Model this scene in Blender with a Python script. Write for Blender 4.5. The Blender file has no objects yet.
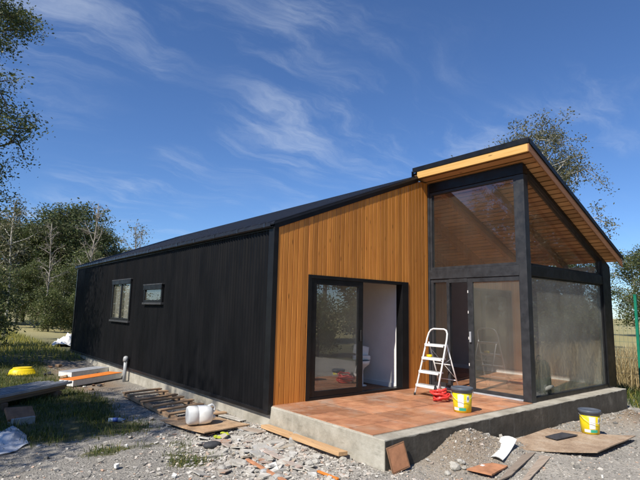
import bpy, math, random
import numpy as np
from mathutils import Vector, Matrix, noise

SC = bpy.context.scene
COL = SC.collection
R = math.radians

# ---------------------------------------------------------------- camera
FPX = 487.46
YAW, PITCH, ROLL = 0.6807, 0.1448, 0.0221
CAM = np.array([-4.436, -6.626, 1.482])
_f = np.array([math.sin(YAW)*math.cos(PITCH), math.cos(YAW)*math.cos(PITCH), math.sin(PITCH)])
_r0 = np.array([math.cos(YAW), -math.sin(YAW), 0.0]); _u0 = np.cross(_r0, _f)
_r = _r0*math.cos(ROLL) + _u0*math.sin(ROLL)
_u = -_r0*math.sin(ROLL) + _u0*math.cos(ROLL)
cd = bpy.data.cameras.new('camera'); cam = bpy.data.objects.new('camera', cd); COL.objects.link(cam)
cam.matrix_world = Matrix(((_r[0], _u[0], -_f[0], CAM[0]), (_r[1], _u[1], -_f[1], CAM[1]),
                           (_r[2], _u[2], -_f[2], CAM[2]), (0, 0, 0, 1)))
cd.sensor_width = 36.0; cd.lens = FPX/640*36; cd.clip_start = 0.05; cd.clip_end = 3000
SC.camera = cam

# ---------------------------------------------------------------- light
SUN_EL, SUN_AZ = 47.0, 12.0          # azimuth measured from -X towards -Y
S = Vector((-math.cos(R(SUN_AZ))*math.cos(R(SUN_EL)), -math.sin(R(SUN_AZ))*math.cos(R(SUN_EL)), math.sin(R(SUN_EL))))
ld = bpy.data.lights.new('sun', 'SUN'); ld.energy = 4.6; ld.angle = R(0.55); ld.color = (1.0, 0.94, 0.85)
sun = bpy.data.objects.new('sun', ld); COL.objects.link(sun)
sun.rotation_euler = S.to_track_quat('Z', 'Y').to_euler(); sun.location = (-20, -5, 25)

wd = bpy.data.worlds.new('World'); SC.world = wd; wd.use_nodes = True
nt = wd.node_tree; N = nt.nodes; L = nt.links; N.clear()
out = N.new('ShaderNodeOutputWorld'); bg = N.new('ShaderNodeBackground'); bg.inputs['Strength'].default_value = 0.105
sky = N.new('ShaderNodeTexSky'); sky.sky_type = 'NISHITA'; sky.sun_disc = False
sky.sun_elevation = R(SUN_EL); sky.sun_rotation = R(360 - 90 - SUN_AZ)
sky.air_density = 1.0; sky.dust_density = 0.0; sky.ozone_density = 4.0; sky.altitude = 300
tc = N.new('ShaderNodeTexCoord'); sep = N.new('ShaderNodeSeparateXYZ'); L.new(tc.outputs['Generated'], sep.inputs[0])
def wmath(op, a, b=None, c=None):
    n = N.new('ShaderNodeMath'); n.operation = op
    for i, v in enumerate((a, b, c)):
        if v is None: continue
        if isinstance(v, (int, float)): n.inputs[i].default_value = v
        else: L.new(v, n.inputs[i])
    return n.outputs[0]
zz = wmath('MAXIMUM', wmath('ADD', sep.outputs['Z'], 0.18), 0.05)
cu = wmath('DIVIDE', sep.outputs['X'], zz); cv = wmath('DIVIDE', sep.outputs['Y'], zz)
cmb = N.new('ShaderNodeCombineXYZ'); L.new(cu, cmb.inputs[0]); L.new(cv, cmb.inputs[1])
warp = N.new('ShaderNodeTexNoise'); warp.inputs['Scale'].default_value = 1.9; warp.inputs['Detail'].default_value = 6
L.new(cmb.outputs[0], warp.inputs['Vector'])
vm = N.new('ShaderNodeVectorMath'); vm.operation = 'MULTIPLY_ADD'
L.new(warp.outputs['Color'], vm.inputs[0]); vm.inputs[1].default_value = (0.5, 0.5, 0); L.new(cmb.outputs[0], vm.inputs[2])
mp = N.new('ShaderNodeMapping'); mp.inputs['Rotation'].default_value = (0, 0, R(66)); mp.inputs['Scale'].default_value = (1.0, 3.6, 1)
L.new(vm.outputs[0], mp.inputs['Vector'])
fib = N.new('ShaderNodeTexNoise'); fib.inputs['Scale'].default_value = 1.7; fib.inputs['Detail'].default_value = 9; fib.inputs['Roughness'].default_value = 0.62
L.new(mp.outputs[0], fib.inputs['Vector'])
cov = N.new('ShaderNodeTexNoise'); cov.inputs['Scale'].default_value = 1.5; cov.inputs['Detail'].default_value = 2.5
mp2 = N.new('ShaderNodeMapping'); mp2.inputs['Location'].default_value = (5.6, 0.3, 2.4); L.new(cmb.outputs[0], mp2.inputs['Vector']); L.new(mp2.outputs[0], cov.inputs['Vector'])
def wramp(src, lo, hi):
    m = N.new('ShaderNodeMapRange'); m.interpolation_type = 'SMOOTHSTEP'
    m.inputs['From Min'].default_value = lo; m.inputs['From Max'].default_value = hi; L.new(src, m.inputs['Value']); return m.outputs[0]
cl = wmath('MULTIPLY', wramp(fib.outputs['Fac'], 0.42, 0.82), wramp(cov.outputs['Fac'], 0.40, 0.66))
cl = wmath('MULTIPLY', cl, 0.44)
mixc = N.new('ShaderNodeMix'); mixc.data_type = 'RGBA'
tint = N.new('ShaderNodeMix'); tint.data_type = 'RGBA'; tint.blend_type = 'MULTIPLY'; tint.inputs['Factor'].default_value = 1
L.new(sky.outputs[0], tint.inputs['A']); tint.inputs['B'].default_value = (0.60, 0.765, 1.0, 1)
L.new(cl, mixc.inputs['Factor']); L.new(tint.outputs['Result'], mixc.inputs['A']); mixc.inputs['B'].default_value = (5.6, 6.2, 7.0, 1)
L.new(mixc.outputs['Result'], bg.inputs['Color']); L.new(bg.outputs[0], out.inputs[0])

vs = SC.view_settings; vs.view_transform = 'Standard'; vs.look = 'None'; vs.gamma = 1; vs.exposure = 0.38; vs.use_curve_mapping = False
SC.render.engine = 'CYCLES'
SC.cycles.max_bounces = 10; SC.cycles.transparent_max_bounces = 16
SC.cycles.caustics_reflective = False; SC.cycles.caustics_refractive = False

# ---------------------------------------------------------------- materials
MATS = {}
class MT:
    """small node helper around a Principled material"""
    def __init__(s, name, rough=0.6, metal=0.0, spec=0.5):
        m = bpy.data.materials.new(name); m.use_nodes = True; MATS[name] = m; s.m = m
        s.n = m.node_tree.nodes; s.l = m.node_tree.links; s.b = s.n['Principled BSDF']; s.o = s.n['Material Output']
        s.b.inputs['Roughness'].default_value = rough; s.b.inputs['Metallic'].default_value = metal
        s.b.inputs['Specular IOR Level'].default_value = spec
    def coord(s, kind='Object', scale=(1, 1, 1), rot=(0, 0, 0)):
        t = s.n.new('ShaderNodeTexCoord'); mp = s.n.new('ShaderNodeMapping'); mp.inputs['Scale'].default_value = scale; mp.inputs['Rotation'].default_value = rot
        s.l.new(t.outputs[kind], mp.inputs['Vector']); return mp.outputs[0]
    def pos(s, scale=(1, 1, 1)):
        t = s.n.new('ShaderNodeNewGeometry'); mp = s.n.new('ShaderNodeMapping'); mp.inputs['Scale'].default_value = scale
        s.l.new(t.outputs['Position'], mp.inputs['Vector']); return mp.outputs[0]
    def noise(s, vec, scale=5, detail=4, rough=0.55, out='Fac'):
        t = s.n.new('ShaderNodeTexNoise'); t.inputs['Scale'].default_value = scale; t.inputs['Detail'].default_value = detail; t.inputs['Roughness'].default_value = rough
        s.l.new(vec, t.inputs['Vector']); return t.outputs[out]
    def voro(s, vec, scale=5, out='Color', feature='F1', rnd=1.0):
        t = s.n.new('ShaderNodeTexVoronoi'); t.inputs['Scale'].default_value = scale; t.feature = feature; t.inputs['Randomness'].default_value = rnd
        s.l.new(vec, t.inputs['Vector']); return t.outputs[out]
    def ramp(s, src, stops):
        t = s.n.new('ShaderNodeValToRGB'); e = t.color_ramp.elements
        while len(e) < len(stops): e.new(0.5)
        for i, (p, c) in enumerate(stops):
            e[i].position = p; e[i].color = (*c, 1) if len(c) == 3 else c
        s.l.new(src, t.inputs['Fac']); return t.outputs['Color']
    def rng(s, src, lo, hi, a=0.0, b=1.0):
        t = s.n.new('ShaderNodeMapRange'); t.interpolation_type = 'SMOOTHSTEP'
        t.inputs['From Min'].default_value = lo; t.inputs['From Max'].default_value = hi; t.inputs['To Min'].default_value = a; t.inputs['To Max'].default_value = b
        s.l.new(src, t.inputs['Value']); return t.outputs[0]
    def mix(s, fac, a, b, mode='MIX'):
        t = s.n.new('ShaderNodeMix'); t.data_type = 'RGBA'; t.blend_type = mode
        for k, v in (('Factor', fac), ('A', a), ('B', b)):
            if isinstance(v, (int, float)): t.inputs[k].default_value = v
            elif isinstance(v, tuple): t.inputs[k].default_value = (*v, 1) if len(v) == 3 else v
            else: s.l.new(v, t.inputs[k])
        return t.outputs['Result']
    def math(s, op, a, b):
        t = s.n.new('ShaderNodeMath'); t.operation = op
        for i, v in enumerate((a, b)):
            if isinstance(v, (int, float)): t.inputs[i].default_value = v
            else: s.l.new(v, t.inputs[i])
        return t.outputs[0]
    def attr(s, name):
        t = s.n.new('ShaderNodeAttribute'); t.attribute_name = name; return t.outputs['Color']
    def sepc(s, c):
        t = s.n.new('ShaderNodeSeparateColor'); s.l.new(c, t.inputs[0]); return t.outputs
    def orand(s): return s.n.new('ShaderNodeObjectInfo').outputs['Random']
    def irand(s): return s.n.new('ShaderNodeNewGeometry').outputs['Random Per Island']
    def col(s, c):
        if isinstance(c, tuple): s.b.inputs['Base Color'].default_value = (*c, 1)
        else: s.l.new(c, s.b.inputs['Base Color'])
        return s
    def rgh(s, c): s.l.new(c, s.b.inputs['Roughness']); return s
    def bump(s, h, strength=0.3, dist=0.01):
        t = s.n.new('ShaderNodeBump'); t.inputs['Strength'].default_value = strength; t.inputs['Distance'].default_value = dist
        s.l.new(h, t.inputs['Height']); s.l.new(t.outputs[0], s.b.inputs['Normal']); return s

def plain(name, c, rough=0.6, metal=0.0, var=0.25, scale=9, bump=0.1, spec=0.5):
    t = MT(name, rough, metal, spec); v = t.coord()
    n = t.noise(v, scale, 6, 0.6)
    d = tuple(x*(1-var) for x in c); e = tuple(min(1, x*(1+var*0.7)) for x in c)
    t.col(t.ramp(n, [(0.3, d), (0.7, e)])); t.rgh(t.rng(t.noise(v, scale*2.3, 3), 0.3, 0.7, rough*0.8, min(1, rough*1.2)))
    if bump: t.bump(t.noise(v, scale*6, 4), bump, 0.004)
    return t

def dusty(name, c, rough=0.85):
    t = MT(name, rough, 0, 0.25); v = t.coord(); w = t.pos()
    n = t.noise(v, 10, 6, 0.6); base = t.ramp(n, [(0.3, tuple(x*0.75 for x in c)), (0.7, tuple(min(1, x*1.12) for x in c))])
    d = t.rng(t.noise(w, 7, 7, 0.7), 0.36, 0.6, 0.15, 0.9)
    base = t.mix(d, base, (0.36, 0.335, 0.285))
    base = t.mix(t.rng(t.noise(w, 19, 5, 0.7), 0.56, 0.72, 0, 0.6), base, (0.20, 0.175, 0.14))
    t.col(base); t.bump(t.noise(v, 55, 5), 0.45, 0.006); return t

def wood(name, a, b, rough=0.5, axis='z', tint=0.3, knots=True, bump=0.25):
    t = MT(name, rough); sc = {'x': (1.2, 26, 26), 'y': (26, 1.2, 26), 'z': (26, 26, 1.2)}[axis]
    tcn = t.n.new('ShaderNodeTexCoord'); oi = t.n.new('ShaderNodeObjectInfo')
    vm = t.n.new('ShaderNodeVectorMath'); vm.operation = 'MULTIPLY_ADD'
    cx = t.n.new('ShaderNodeCombineXYZ')
    for i in range(3): t.l.new(oi.outputs['Random'], cx.inputs[i])
    t.l.new(cx.outputs[0], vm.inputs[0]); vm.inputs[1].default_value = (37, 91, 53); t.l.new(tcn.outputs['Object'], vm.inputs[2])
    mp = t.n.new('ShaderNodeMapping'); mp.inputs['Scale'].default_value = sc; t.l.new(vm.outputs[0], mp.inputs['Vector'])
    g = t.noise(mp.outputs[0], 1.6, 7, 0.6)
    c = t.ramp(g, [(0.28, b), (0.5, tuple((x+y)/2 for x, y in zip(a, b))), (0.72, a)])
    hv = t.n.new('ShaderNodeHueSaturation'); t.l.new(c, hv.inputs['Color'])
    t.l.new(t.rng(oi.outputs['Random'], 0, 1, 1-tint, 1+tint*0.5), hv.inputs['Value'])
    c = hv.outputs['Color']
    if knots:
        ks = {'x': (2.2, 9, 9), 'y': (9, 2.2, 9), 'z': (9, 9, 2.2)}[axis]
        mp2 = t.n.new('ShaderNodeMapping'); mp2.inputs['Scale'].default_value = ks; t.l.new(vm.outputs[0], mp2.inputs['Vector'])
        k = t.voro(mp2.outputs[0], 1.0, 'Distance')
        c = t.mix(t.rng(k, 0.05, 0.14, 0.75, 0.0), c, tuple(x*0.3 for x in b))
    t.col(c); t.bump(g, bump, 0.003); return t

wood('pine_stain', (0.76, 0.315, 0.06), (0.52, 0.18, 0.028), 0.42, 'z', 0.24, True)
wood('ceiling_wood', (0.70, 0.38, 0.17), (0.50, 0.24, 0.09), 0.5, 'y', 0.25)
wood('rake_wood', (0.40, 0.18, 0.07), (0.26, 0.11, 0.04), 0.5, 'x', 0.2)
wood('raw_pine', (0.80, 0.50, 0.17), (0.66, 0.36, 0.09), 0.5, 'y', 0.1)
wood('old_plank', (0.50, 0.34, 0.20), (0.30, 0.18, 0.10), 0.75, 'x', 0.3)
wood('grey_plank', (0.46, 0.38, 0.30), (0.30, 0.23, 0.17), 0.85, 'x', 0.3)
wood('plank_orange', (0.60, 0.39, 0.20), (0.40, 0.23, 0.11), 0.7, 'x', 0.2)
def chip(name, a, b, c):
    t = MT(name, 0.8); v = t.coord()
    n = t.noise(v, 3.0, 6, 0.65); f = t.voro(v, 55)
    base = t.ramp(n, [(0.32, a), (0.52, b), (0.7, c)])
    base = t.mix(0.35, base, t.mix(t.sepc(f)[0], tuple(x*0.55 for x in b), tuple(min(1, x*1.4) for x in b)))
    t.col(base); t.bump(t.noise(v, 60, 4), 0.3, 0.004); return t
chip('chipboard', (0.34, 0.20, 0.11), (0.46, 0.30, 0.17), (0.55, 0.40, 0.26))
chip('weathered', (0.20, 0.125, 0.075), (0.40, 0.29, 0.195), (0.54, 0.45, 0.34))
chip('chipboard_pale', (0.40, 0.29, 0.19), (0.52, 0.40, 0.28), (0.60, 0.50, 0.38))
plain('black_metal', (0.009, 0.009, 0.010), 0.4, 0.0, 0.4, 3, 0.05, 0.35)
t = MT('black_cladding', 0.5, 0, 0.18); v = t.pos((6, 6, 0.5)); n = t.noise(v, 1.0, 5, 0.65)
t.col(t.ramp(n, [(0.3, (0.003, 0.003, 0.0035)), (0.75, (0.008, 0.008, 0.009))]))
t.rgh(t.rng(t.noise(t.pos((1, 1, 0.35)), 2.5, 5), 0.3, 0.7, 0.36, 0.62))
plain('roof_metal', (0.016, 0.018, 0.024), 0.42, 0.1, 0.3, 4, 0.03)
t = MT('frame_paint', 0.45); v = t.pos((3, 3, 3)); n = t.noise(v, 2.2, 7, 0.7)
t.col(t.ramp(n, [(0.3, (0.020, 0.022, 0.025)), (0.72, (0.036, 0.038, 0.043))])); t.rgh(t.rng(n, 0.3, 0.7, 0.35, 0.6)); t.bump(t.noise(v, 40, 3), 0.12, 0.003)
plain('window_trim', (0.05, 0.05, 0.052), 0.5, 0.0, 0.3, 6)
plain('glint_metal', (0.10, 0.11, 0.13), 0.25, 0.8, 0.3, 6, 0.02)
t = MT('concrete', 0.85); v = t.pos(); n = t.noise(v, 2.2, 8, 0.68)
c = t.ramp(n, [(0.28, (0.22, 0.20, 0.155)), (0.5, (0.40, 0.37, 0.30)), (0.72, (0.55, 0.52, 0.44))])
c = t.mix(t.rng(t.noise(t.pos((1, 1, 3)), 4.5, 5), 0.55, 0.75, 0, 0.55), c, (0.20, 0.19, 0.145))
c = t.mix(t.rng(t.noise(t.pos((7, 7, 0.8)), 1.6, 4), 0.58, 0.74, 0, 0.4), c, (0.62, 0.60, 0.54))
t.col(c); t.bump(t.noise(v, 26, 7, 0.7), 0.5, 0.012)
t = MT('bitumen', 0.9, 0, 0.2); v = t.pos((1, 1, 1)); n = t.noise(v, 3.0, 7, 0.68)
c = t.ramp(n, [(0.3, (0.055, 0.049, 0.040)), (0.6, (0.115, 0.102, 0.083)), (0.8, (0.22, 0.20, 0.165))])
c = t.mix(t.rng(t.noise(t.pos((8, 8, 0.7)), 1.5, 5), 0.56, 0.76, 0, 0.5), c, (0.20, 0.19, 0.17))
t.col(c); t.bump(t.noise(v, 22, 6), 0.4, 0.01)
t = MT('deck_tile', 0.42); v = t.pos(); n = t.noise(v, 2.0, 7, 0.66)
c = t.ramp(n, [(0.25, (0.20, 0.09, 0.05)), (0.42, (0.40, 0.175, 0.09)), (0.6, (0.52, 0.25, 0.13)), (0.8, (0.58, 0.37, 0.235))])
hv = t.n.new('ShaderNodeHueSaturation'); t.l.new(c, hv.inputs['Color']); t.l.new(t.rng(t.orand(), 0, 1, 0.72, 1.18), hv.inputs['Value'])
c = t.mix(t.rng(t.noise(t.pos((1.4, 1, 1)), 1.1, 6, 0.7), 0.50, 0.70, 0, 0.68), hv.outputs['Color'], (0.44, 0.34, 0.26))
t.col(c); t.rgh(t.rng(t.noise(v, 7, 5), 0.3, 0.7, 0.32, 0.62)); t.bump(t.noise(v, 30, 5), 0.12, 0.003)
plain('grout', (0.50, 0.43, 0.34), 0.9, 0, 0.3, 12)
plain('plaster', (0.84, 0.82, 0.78), 0.8, 0, 0.06, 2.0, 0.03)
plain('wallboard', (0.60, 0.585, 0.54), 0.85, 0, 0.08, 2.0, 0.03)
plain('white_paint', (0.80, 0.80, 0.78), 0.5, 0, 0.06, 6, 0.03)
plain('white_plastic', (0.80, 0.80, 0.76), 0.35, 0, 0.10, 9, 0.05)
plain('foam_white', (0.76, 0.75, 0.70), 0.8, 0, 0.15, 14, 0.2)
plain('dark_void', (0.02, 0.016, 0.013), 0.9, 0, 0.2, 5, 0)
plain('bucket_yellow', (0.80, 0.62, 0.015), 0.38, 0, 0.08, 8, 0.04)
plain('bucket_lid', (0.085, 0.10, 0.125), 0.45, 0, 0.2, 8, 0.05)
plain('label_white', (0.80, 0.80, 0.76), 0.4, 0, 0.08, 20, 0)
plain('label_green', (0.03, 0.36, 0.22), 0.4, 0, 0.1, 20, 0)
plain('label_blue', (0.06, 0.12, 0.40), 0.4, 0, 0.1, 20, 0)
plain('red_plastic', (0.72, 0.05, 0.04), 0.35, 0, 0.2, 12, 0.05)
plain('yellow_plastic', (0.85, 0.62, 0.01), 0.4, 0, 0.12, 7, 0.05)
plain('terracotta', (0.48, 0.22, 0.11), 0.7, 0, 0.3, 9, 0.15)
plain('terracotta_dark', (0.26, 0.135, 0.07), 0.75, 0, 0.35, 12, 0.2)
dusty('pale_ceramic', (0.64, 0.60, 0.53))
dusty('pink_ceramic', (0.50, 0.37, 0.31))
dusty('grey_ceramic', (0.42, 0.42, 0.41))
dusty('mortar_chunk', (0.50, 0.48, 0.43))
dusty('brick_dust', (0.46, 0.21, 0.11))
dusty('board_scrap', (0.52, 0.42, 0.30))
dusty('render_white', (0.78, 0.77, 0.72))
plain('pvc_grey', (0.36, 0.37, 0.37), 0.45, 0, 0.12, 8, 0.03)
plain('steel_profile', (0.48, 0.50, 0.53), 0.4, 0.15, 0.25, 7, 0.04)
plain('brown_block', (0.26, 0.16, 0.10), 0.85, 0, 0.25, 12, 0.2)
plain('bag_olive', (0.035, 0.042, 0.028), 0.75, 0, 0.35, 12, 0.3)
plain('bag_strap', (0.20, 0.20, 0.17), 0.7, 0, 0.2, 16, 0.2)
plain('black_rubber', (0.015, 0.015, 0.016), 0.6, 0, 0.3, 8, 0.05)
plain('fence_green', (0.01, 0.20, 0.12), 0.4, 0, 0.15, 8, 0.03)
plain('wire_grey', (0.16, 0.22, 0.18), 0.5, 0.3, 0.15, 8, 0)
plain('bark_brown', (0.13, 0.10, 0.075), 0.9, 0, 0.4, 7, 0.5)
plain('bark_twig', (0.30, 0.265, 0.22), 0.9, 0, 0.35, 5, 0.3)
plain('bark_pale', (0.46, 0.43, 0.37), 0.85, 0, 0.4, 5, 0.4)
plain('ladder_paint', (0.82, 0.82, 0.80), 0.35, 0.0, 0.05, 9, 0.02)
plain('rubble_dark', (0.05, 0.05, 0.055), 0.7, 0, 0.3, 10, 0.2)
plain('soil_dark', (0.12, 0.09, 0.065), 0.95, 0, 0.35, 8, 0.5)
plain('orange_paint', (0.75, 0.22, 0.03), 0.6, 0, 0.15, 8, 0.1)
def film(name, c, alpha, rough):
    t = MT(name, rough); t.col(c); t.b.inputs['Alpha'].default_value = alpha
    v = t.coord(); t.bump(t.noise(v, 9, 6, 0.6), 0.8, 0.03); return t
plain('rag', (0.42, 0.46, 0.03), 0.8, 0, 0.2, 14, 0.2)
film('plastic_film', (0.75, 0.78, 0.82), 0.62, 0.25)
film('bottle_plastic', (0.55, 0.70, 0.85), 0.45, 0.12)

def glass(name, ior, dust_haze, tint):
    m = bpy.data.materials.new(name); m.use_nodes = True; n = m.node_tree.nodes; l = m.node_tree.links; n.clear(); MATS[name] = m
    o = n.new('ShaderNodeOutputMaterial'); tr = n.new('ShaderNodeBsdfTransparent'); tr.inputs[0].default_value = (*tint, 1)
    gl = n.new('ShaderNodeBsdfGlossy'); gl.inputs['Roughness'].default_value = 0.0
    lw = n.new('ShaderNodeLayerWeight'); lw.inputs['Blend'].default_value = 0.5
    pw = n.new('ShaderNodeMath'); pw.operation = 'POWER'; l.new(lw.outputs['Facing'], pw.inputs[0]); pw.inputs[1].default_value = 4.2
    r0 = ((ior-1)/(ior+1))**2
    fr = n.new('ShaderNodeMath'); fr.operation = 'MULTIPLY_ADD'; l.new(pw.outputs[0], fr.inputs[0]); fr.inputs[1].default_value = (1-r0)*0.8; fr.inputs[2].default_value = r0
    g = n.new('ShaderNodeNewGeometry'); mp = n.new('ShaderNodeMapping'); mp.inputs['Scale'].default_value = (1.5, 1.5, 1.0); l.new(g.outputs['Position'], mp.inputs[0])
    ns = n.new('ShaderNodeTexNoise'); ns.inputs['Scale'].default_value = 1.3; ns.inputs['Detail'].default_value = 6; l.new(mp.outputs[0], ns.inputs['Vector'])
    mx = n.new('ShaderNodeMixShader'); l.new(fr.outputs[0], mx.inputs[0]); l.new(tr.outputs[0], mx.inputs[1]); l.new(gl.outputs[0], mx.inputs[2])
    df = n.new('ShaderNodeBsdfDiffuse'); df.inputs[0].default_value = (0.60, 0.60, 0.50, 1)  # dusty film colour, greenish to paint tree reflections into the big pane
    mr = n.new('ShaderNodeMapRange'); mr.inputs['From Min'].default_value = 0.3; mr.inputs['From Max'].default_value = 0.7; mr.inputs['To Min'].default_value = dust_haze*0.5; mr.inputs['To Max'].default_value = dust_haze*1.5
    l.new(ns.outputs['Fac'], mr.inputs['Value'])
    m2 = n.new('ShaderNodeMixShader'); l.new(mr.outputs[0], m2.inputs[0]); l.new(mx.outputs[0], m2.inputs[1]); l.new(df.outputs[0], m2.inputs[2]); l.new(m2.outputs[0], o.inputs[0])
glass('glass_clear', 1.75, 0.015, (0.985, 0.99, 0.985))
glass('glass_dusty', 2.25, 0.05, (0.97, 0.98, 0.965))
glass('glass_reflection_haze', 2.35, 0.175, (0.97, 0.985, 0.96))  # thick dusty film; its colour stands in for bright tree reflections

def leafmat(name, stops, trans=0.35):
    t = MT(name, 0.5, 0, 0.35); c = t.ramp(t.irand(), stops); t.col(c)
    tl = t.n.new('ShaderNodeBsdfTranslucent'); t.l.new(c, tl.inputs[0])
    mx = t.n.new('ShaderNodeMixShader'); mx.inputs[0].default_value = trans
    t.l.new(t.b.outputs[0], mx.inputs[1]); t.l.new(tl.outputs[0], mx.inputs[2]); t.l.new(mx.outputs[0], t.o.inputs[0]); return t
leafmat('leaf_dark', [(0.0, (0.052, 0.074, 0.027)), (0.6, (0.098, 0.124, 0.046)), (1.0, (0.18, 0.18, 0.08))])
leafmat('leaf_mid', [(0.0, (0.060, 0.088, 0.028)), (0.6, (0.118, 0.145, 0.050)), (1.0, (0.23, 0.23, 0.09))])
leafmat('leaf_olive', [(0.0, (0.085, 0.092, 0.045)), (0.6, (0.140, 0.142, 0.070)), (1.0, (0.23, 0.20, 0.10))])
leafmat('grass_green', [(0.0, (0.045, 0.075, 0.018)), (0.6, (0.10, 0.14, 0.032)), (0.9, (0.20, 0.19, 0.07)), (1.0, (0.40, 0.34, 0.03))], 0.3)
leafmat('grass_meadow', [(0.0, (0.15, 0.18, 0.04)), (0.5, (0.30, 0.30, 0.07)), (0.85, (0.44, 0.38, 0.12)), (1.0, (0.60, 0.50, 0.05))], 0.3)
leafmat('grass_dry', [(0.0, (0.30, 0.24, 0.11)), (0.6, (0.46, 0.36, 0.18)), (1.0, (0.58, 0.47, 0.27))], 0.3)
t = MT('pebble', 0.85); c = t.ramp(t.irand(), [(0.0, (0.15, 0.142, 0.125)), (0.4, (0.28, 0.265, 0.235)), (0.75, (0.39, 0.365, 0.32)), (0.93, (0.56, 0.525, 0.46)), (1.0, (0.44, 0.28, 0.19))])
t.col(c)
t = MT('clod', 0.95); c = t.ramp(t.irand(), [(0.0, (0.17, 0.13, 0.09)), (0.5, (0.30, 0.245, 0.175)), (0.9, (0.42, 0.36, 0.28)), (1.0, (0.55, 0.50, 0.42))]); t.col(c)
t = MT('rubble', 0.8); c = t.ramp(t.irand(), [(0.0, (0.26, 0.24, 0.21)), (0.4, (0.42, 0.39, 0.34)), (0.75, (0.58, 0.55, 0.49)), (0.95, (0.46, 0.38, 0.31)), (1.0, (0.44, 0.27, 0.18))]); t.col(c)

# ground: gravel / soil / turf by painted-in zone masks (R turf, G pale rubble, B brown soil)
t = MT('ground', 0.95); p = t.pos(); m = t.sepc(t.attr('zone'))
vo = t.voro(p, 42); vd = t.voro(p, 42, 'Distance'); n1 = t.noise(p, 1.1, 7, 0.65); n2 = t.noise(p, 9, 6, 0.7); n3 = t.noise(p, 0.12, 4)
grv = t.mix(t.sepc(vo)[0], (0.14, 0.132, 0.117), (0.37, 0.345, 0.30))
grv = t.mix(t.rng(n1, 0.35, 0.65, 0.0, 0.65), grv, (0.22, 0.20, 0.165))
grv = t.mix(t.rng(n2, 0.55, 0.8, 0, 0.5), grv, (0.42, 0.39, 0.33))
pale = t.mix(t.sepc(t.voro(p, 30))[1], (0.33, 0.30, 0.25), (0.52, 0.48, 0.41))
soil = t.mix(n2, (0.13, 0.092, 0.058), (0.32, 0.235, 0.155))
turf = t.mix(t.rng(n2, 0.35, 0.7), (0.055, 0.060, 0.022), (0.13, 0.12, 0.05))
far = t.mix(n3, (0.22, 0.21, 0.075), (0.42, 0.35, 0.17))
c = t.mix(m[1], grv, pale); c = t.mix(m[2], c, soil); 
dist = t.n.new('ShaderNodeVectorMath'); dist.operation = 'LENGTH'; t.l.new(p, dist.inputs[0])
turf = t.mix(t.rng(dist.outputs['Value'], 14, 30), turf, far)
edge = t.rng(t.math('ADD', m[0], t.math('MULTIPLY', t.math('SUBTRACT', n2, 0.5), 0.9)), 0.4, 0.62)
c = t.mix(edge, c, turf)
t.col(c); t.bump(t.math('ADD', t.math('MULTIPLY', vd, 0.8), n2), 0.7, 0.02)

# ---------------------------------------------------------------- mesh helpers
class MB:
    def __init__(s): s.v = []; s.f = []; s.sm = []
    def add(s, vs, fs, smooth=False):
        o = len(s.v); s.v += [tuple(map(float, q)) for q in vs]; s.f += [tuple(i+o for i in f) for f in fs]; s.sm += [smooth]*len(fs); return s
    def box(s, x0, x1, y0, y1, z0, z1):
        return s.add([(x0, y0, z0), (x1, y0, z0), (x1, y1, z0), (x0, y1, z0), (x0, y0, z1), (x1, y0, z1), (x1, y1, z1), (x0, y1, z1)],
                     [(0, 3, 2, 1), (4, 5, 6, 7), (0, 1, 5, 4), (1, 2, 6, 5), (2, 3, 7, 6), (3, 0, 4, 7)])
    def prism(s, poly, axis, a, b):
        """poly: 2D points in the plane normal to axis"""
        def P(q, h):
            return {'x': (h, q[0], q[1]), 'y': (q[0], h, q[1]), 'z': (q[0], q[1], h)}[axis]
        n = len(poly); vs = [P(q, a) for q in poly] + [P(q, b) for q in poly]
        fs = [tuple(range(n-1, -1, -1)), tuple(range(n, 2*n))] + [(i, (i+1) % n, n+(i+1) % n, n+i) for i in range(n)]
        return s.add(vs, fs)
    def tube(s, pts, rad, n=8, cap=True, smooth=True):
        pts = [Vector(p) for p in pts]; m = len(pts)
        if isinstance(rad, (int, float)): rad = [rad]*m
        vs = []; 
        for i, p in enumerate(pts):
            d = (pts[min(i+1, m-1)] - pts[max(i-1, 0)]).normalized()
            if i == 0:
                a = d.orthogonal().normalized()
            else:
                a = (a - d*a.dot(d)).normalized()
            b = d.cross(a)
            for k in range(n):
                w = 2*math.pi*k/n; vs.append(p + (a*math.cos(w) + b*math.sin(w))*rad[i])
        fs = [(i*n+k, i*n+(k+1) % n, (i+1)*n+(k+1) % n, (i+1)*n+k) for i in range(m-1) for k in range(n)]
        s.add(vs, fs, smooth)
        if cap:
            o = len(s.v) - m*n
            s.f += [tuple(o+k for k in range(n-1, -1, -1)), tuple(o+(m-1)*n+k for k in range(n))]; s.sm += [False, False]
        return s
    def lathe(s, prof, n=28, smooth=True, c=(0, 0, 0)):
        vs = []; m = len(prof)
        for r, z in prof:
            for k in range(n):
                w = 2*math.pi*k/n; vs.append((c[0]+r*math.cos(w), c[1]+r*math.sin(w), c[2]+z))
        fs = [(i*n+k, i*n+(k+1) % n, (i+1)*n+(k+1) % n, (i+1)*n+k) for i in range(m-1) for k in range(n)]
        fs += [tuple(range(n-1, -1, -1)), tuple((m-1)*n+k for k in range(n))]
        return s.add(vs, fs, smooth)
    def mesh(s, name, mat):
        me = bpy.data.meshes.new(name); me.from_pydata(s.v, [], s.f); me.materials.append(MATS[mat] if isinstance(mat, str) else mat)
        me.polygons.foreach_set('use_smooth', s.sm); me.update(); return me
    def build(s, name, mat, parent=None, bevel=0):
        o = bpy.data.objects.new(name, s.mesh(name, mat)); COL.objects.link(o)
        if parent: o.parent = parent
        if bevel:
            b = o.modifiers.new('bevel', 'BEVEL'); b.width = bevel; b.segments = 2; b.limit_method = 'ANGLE'; b.angle_limit = R(40)
        return o

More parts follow.
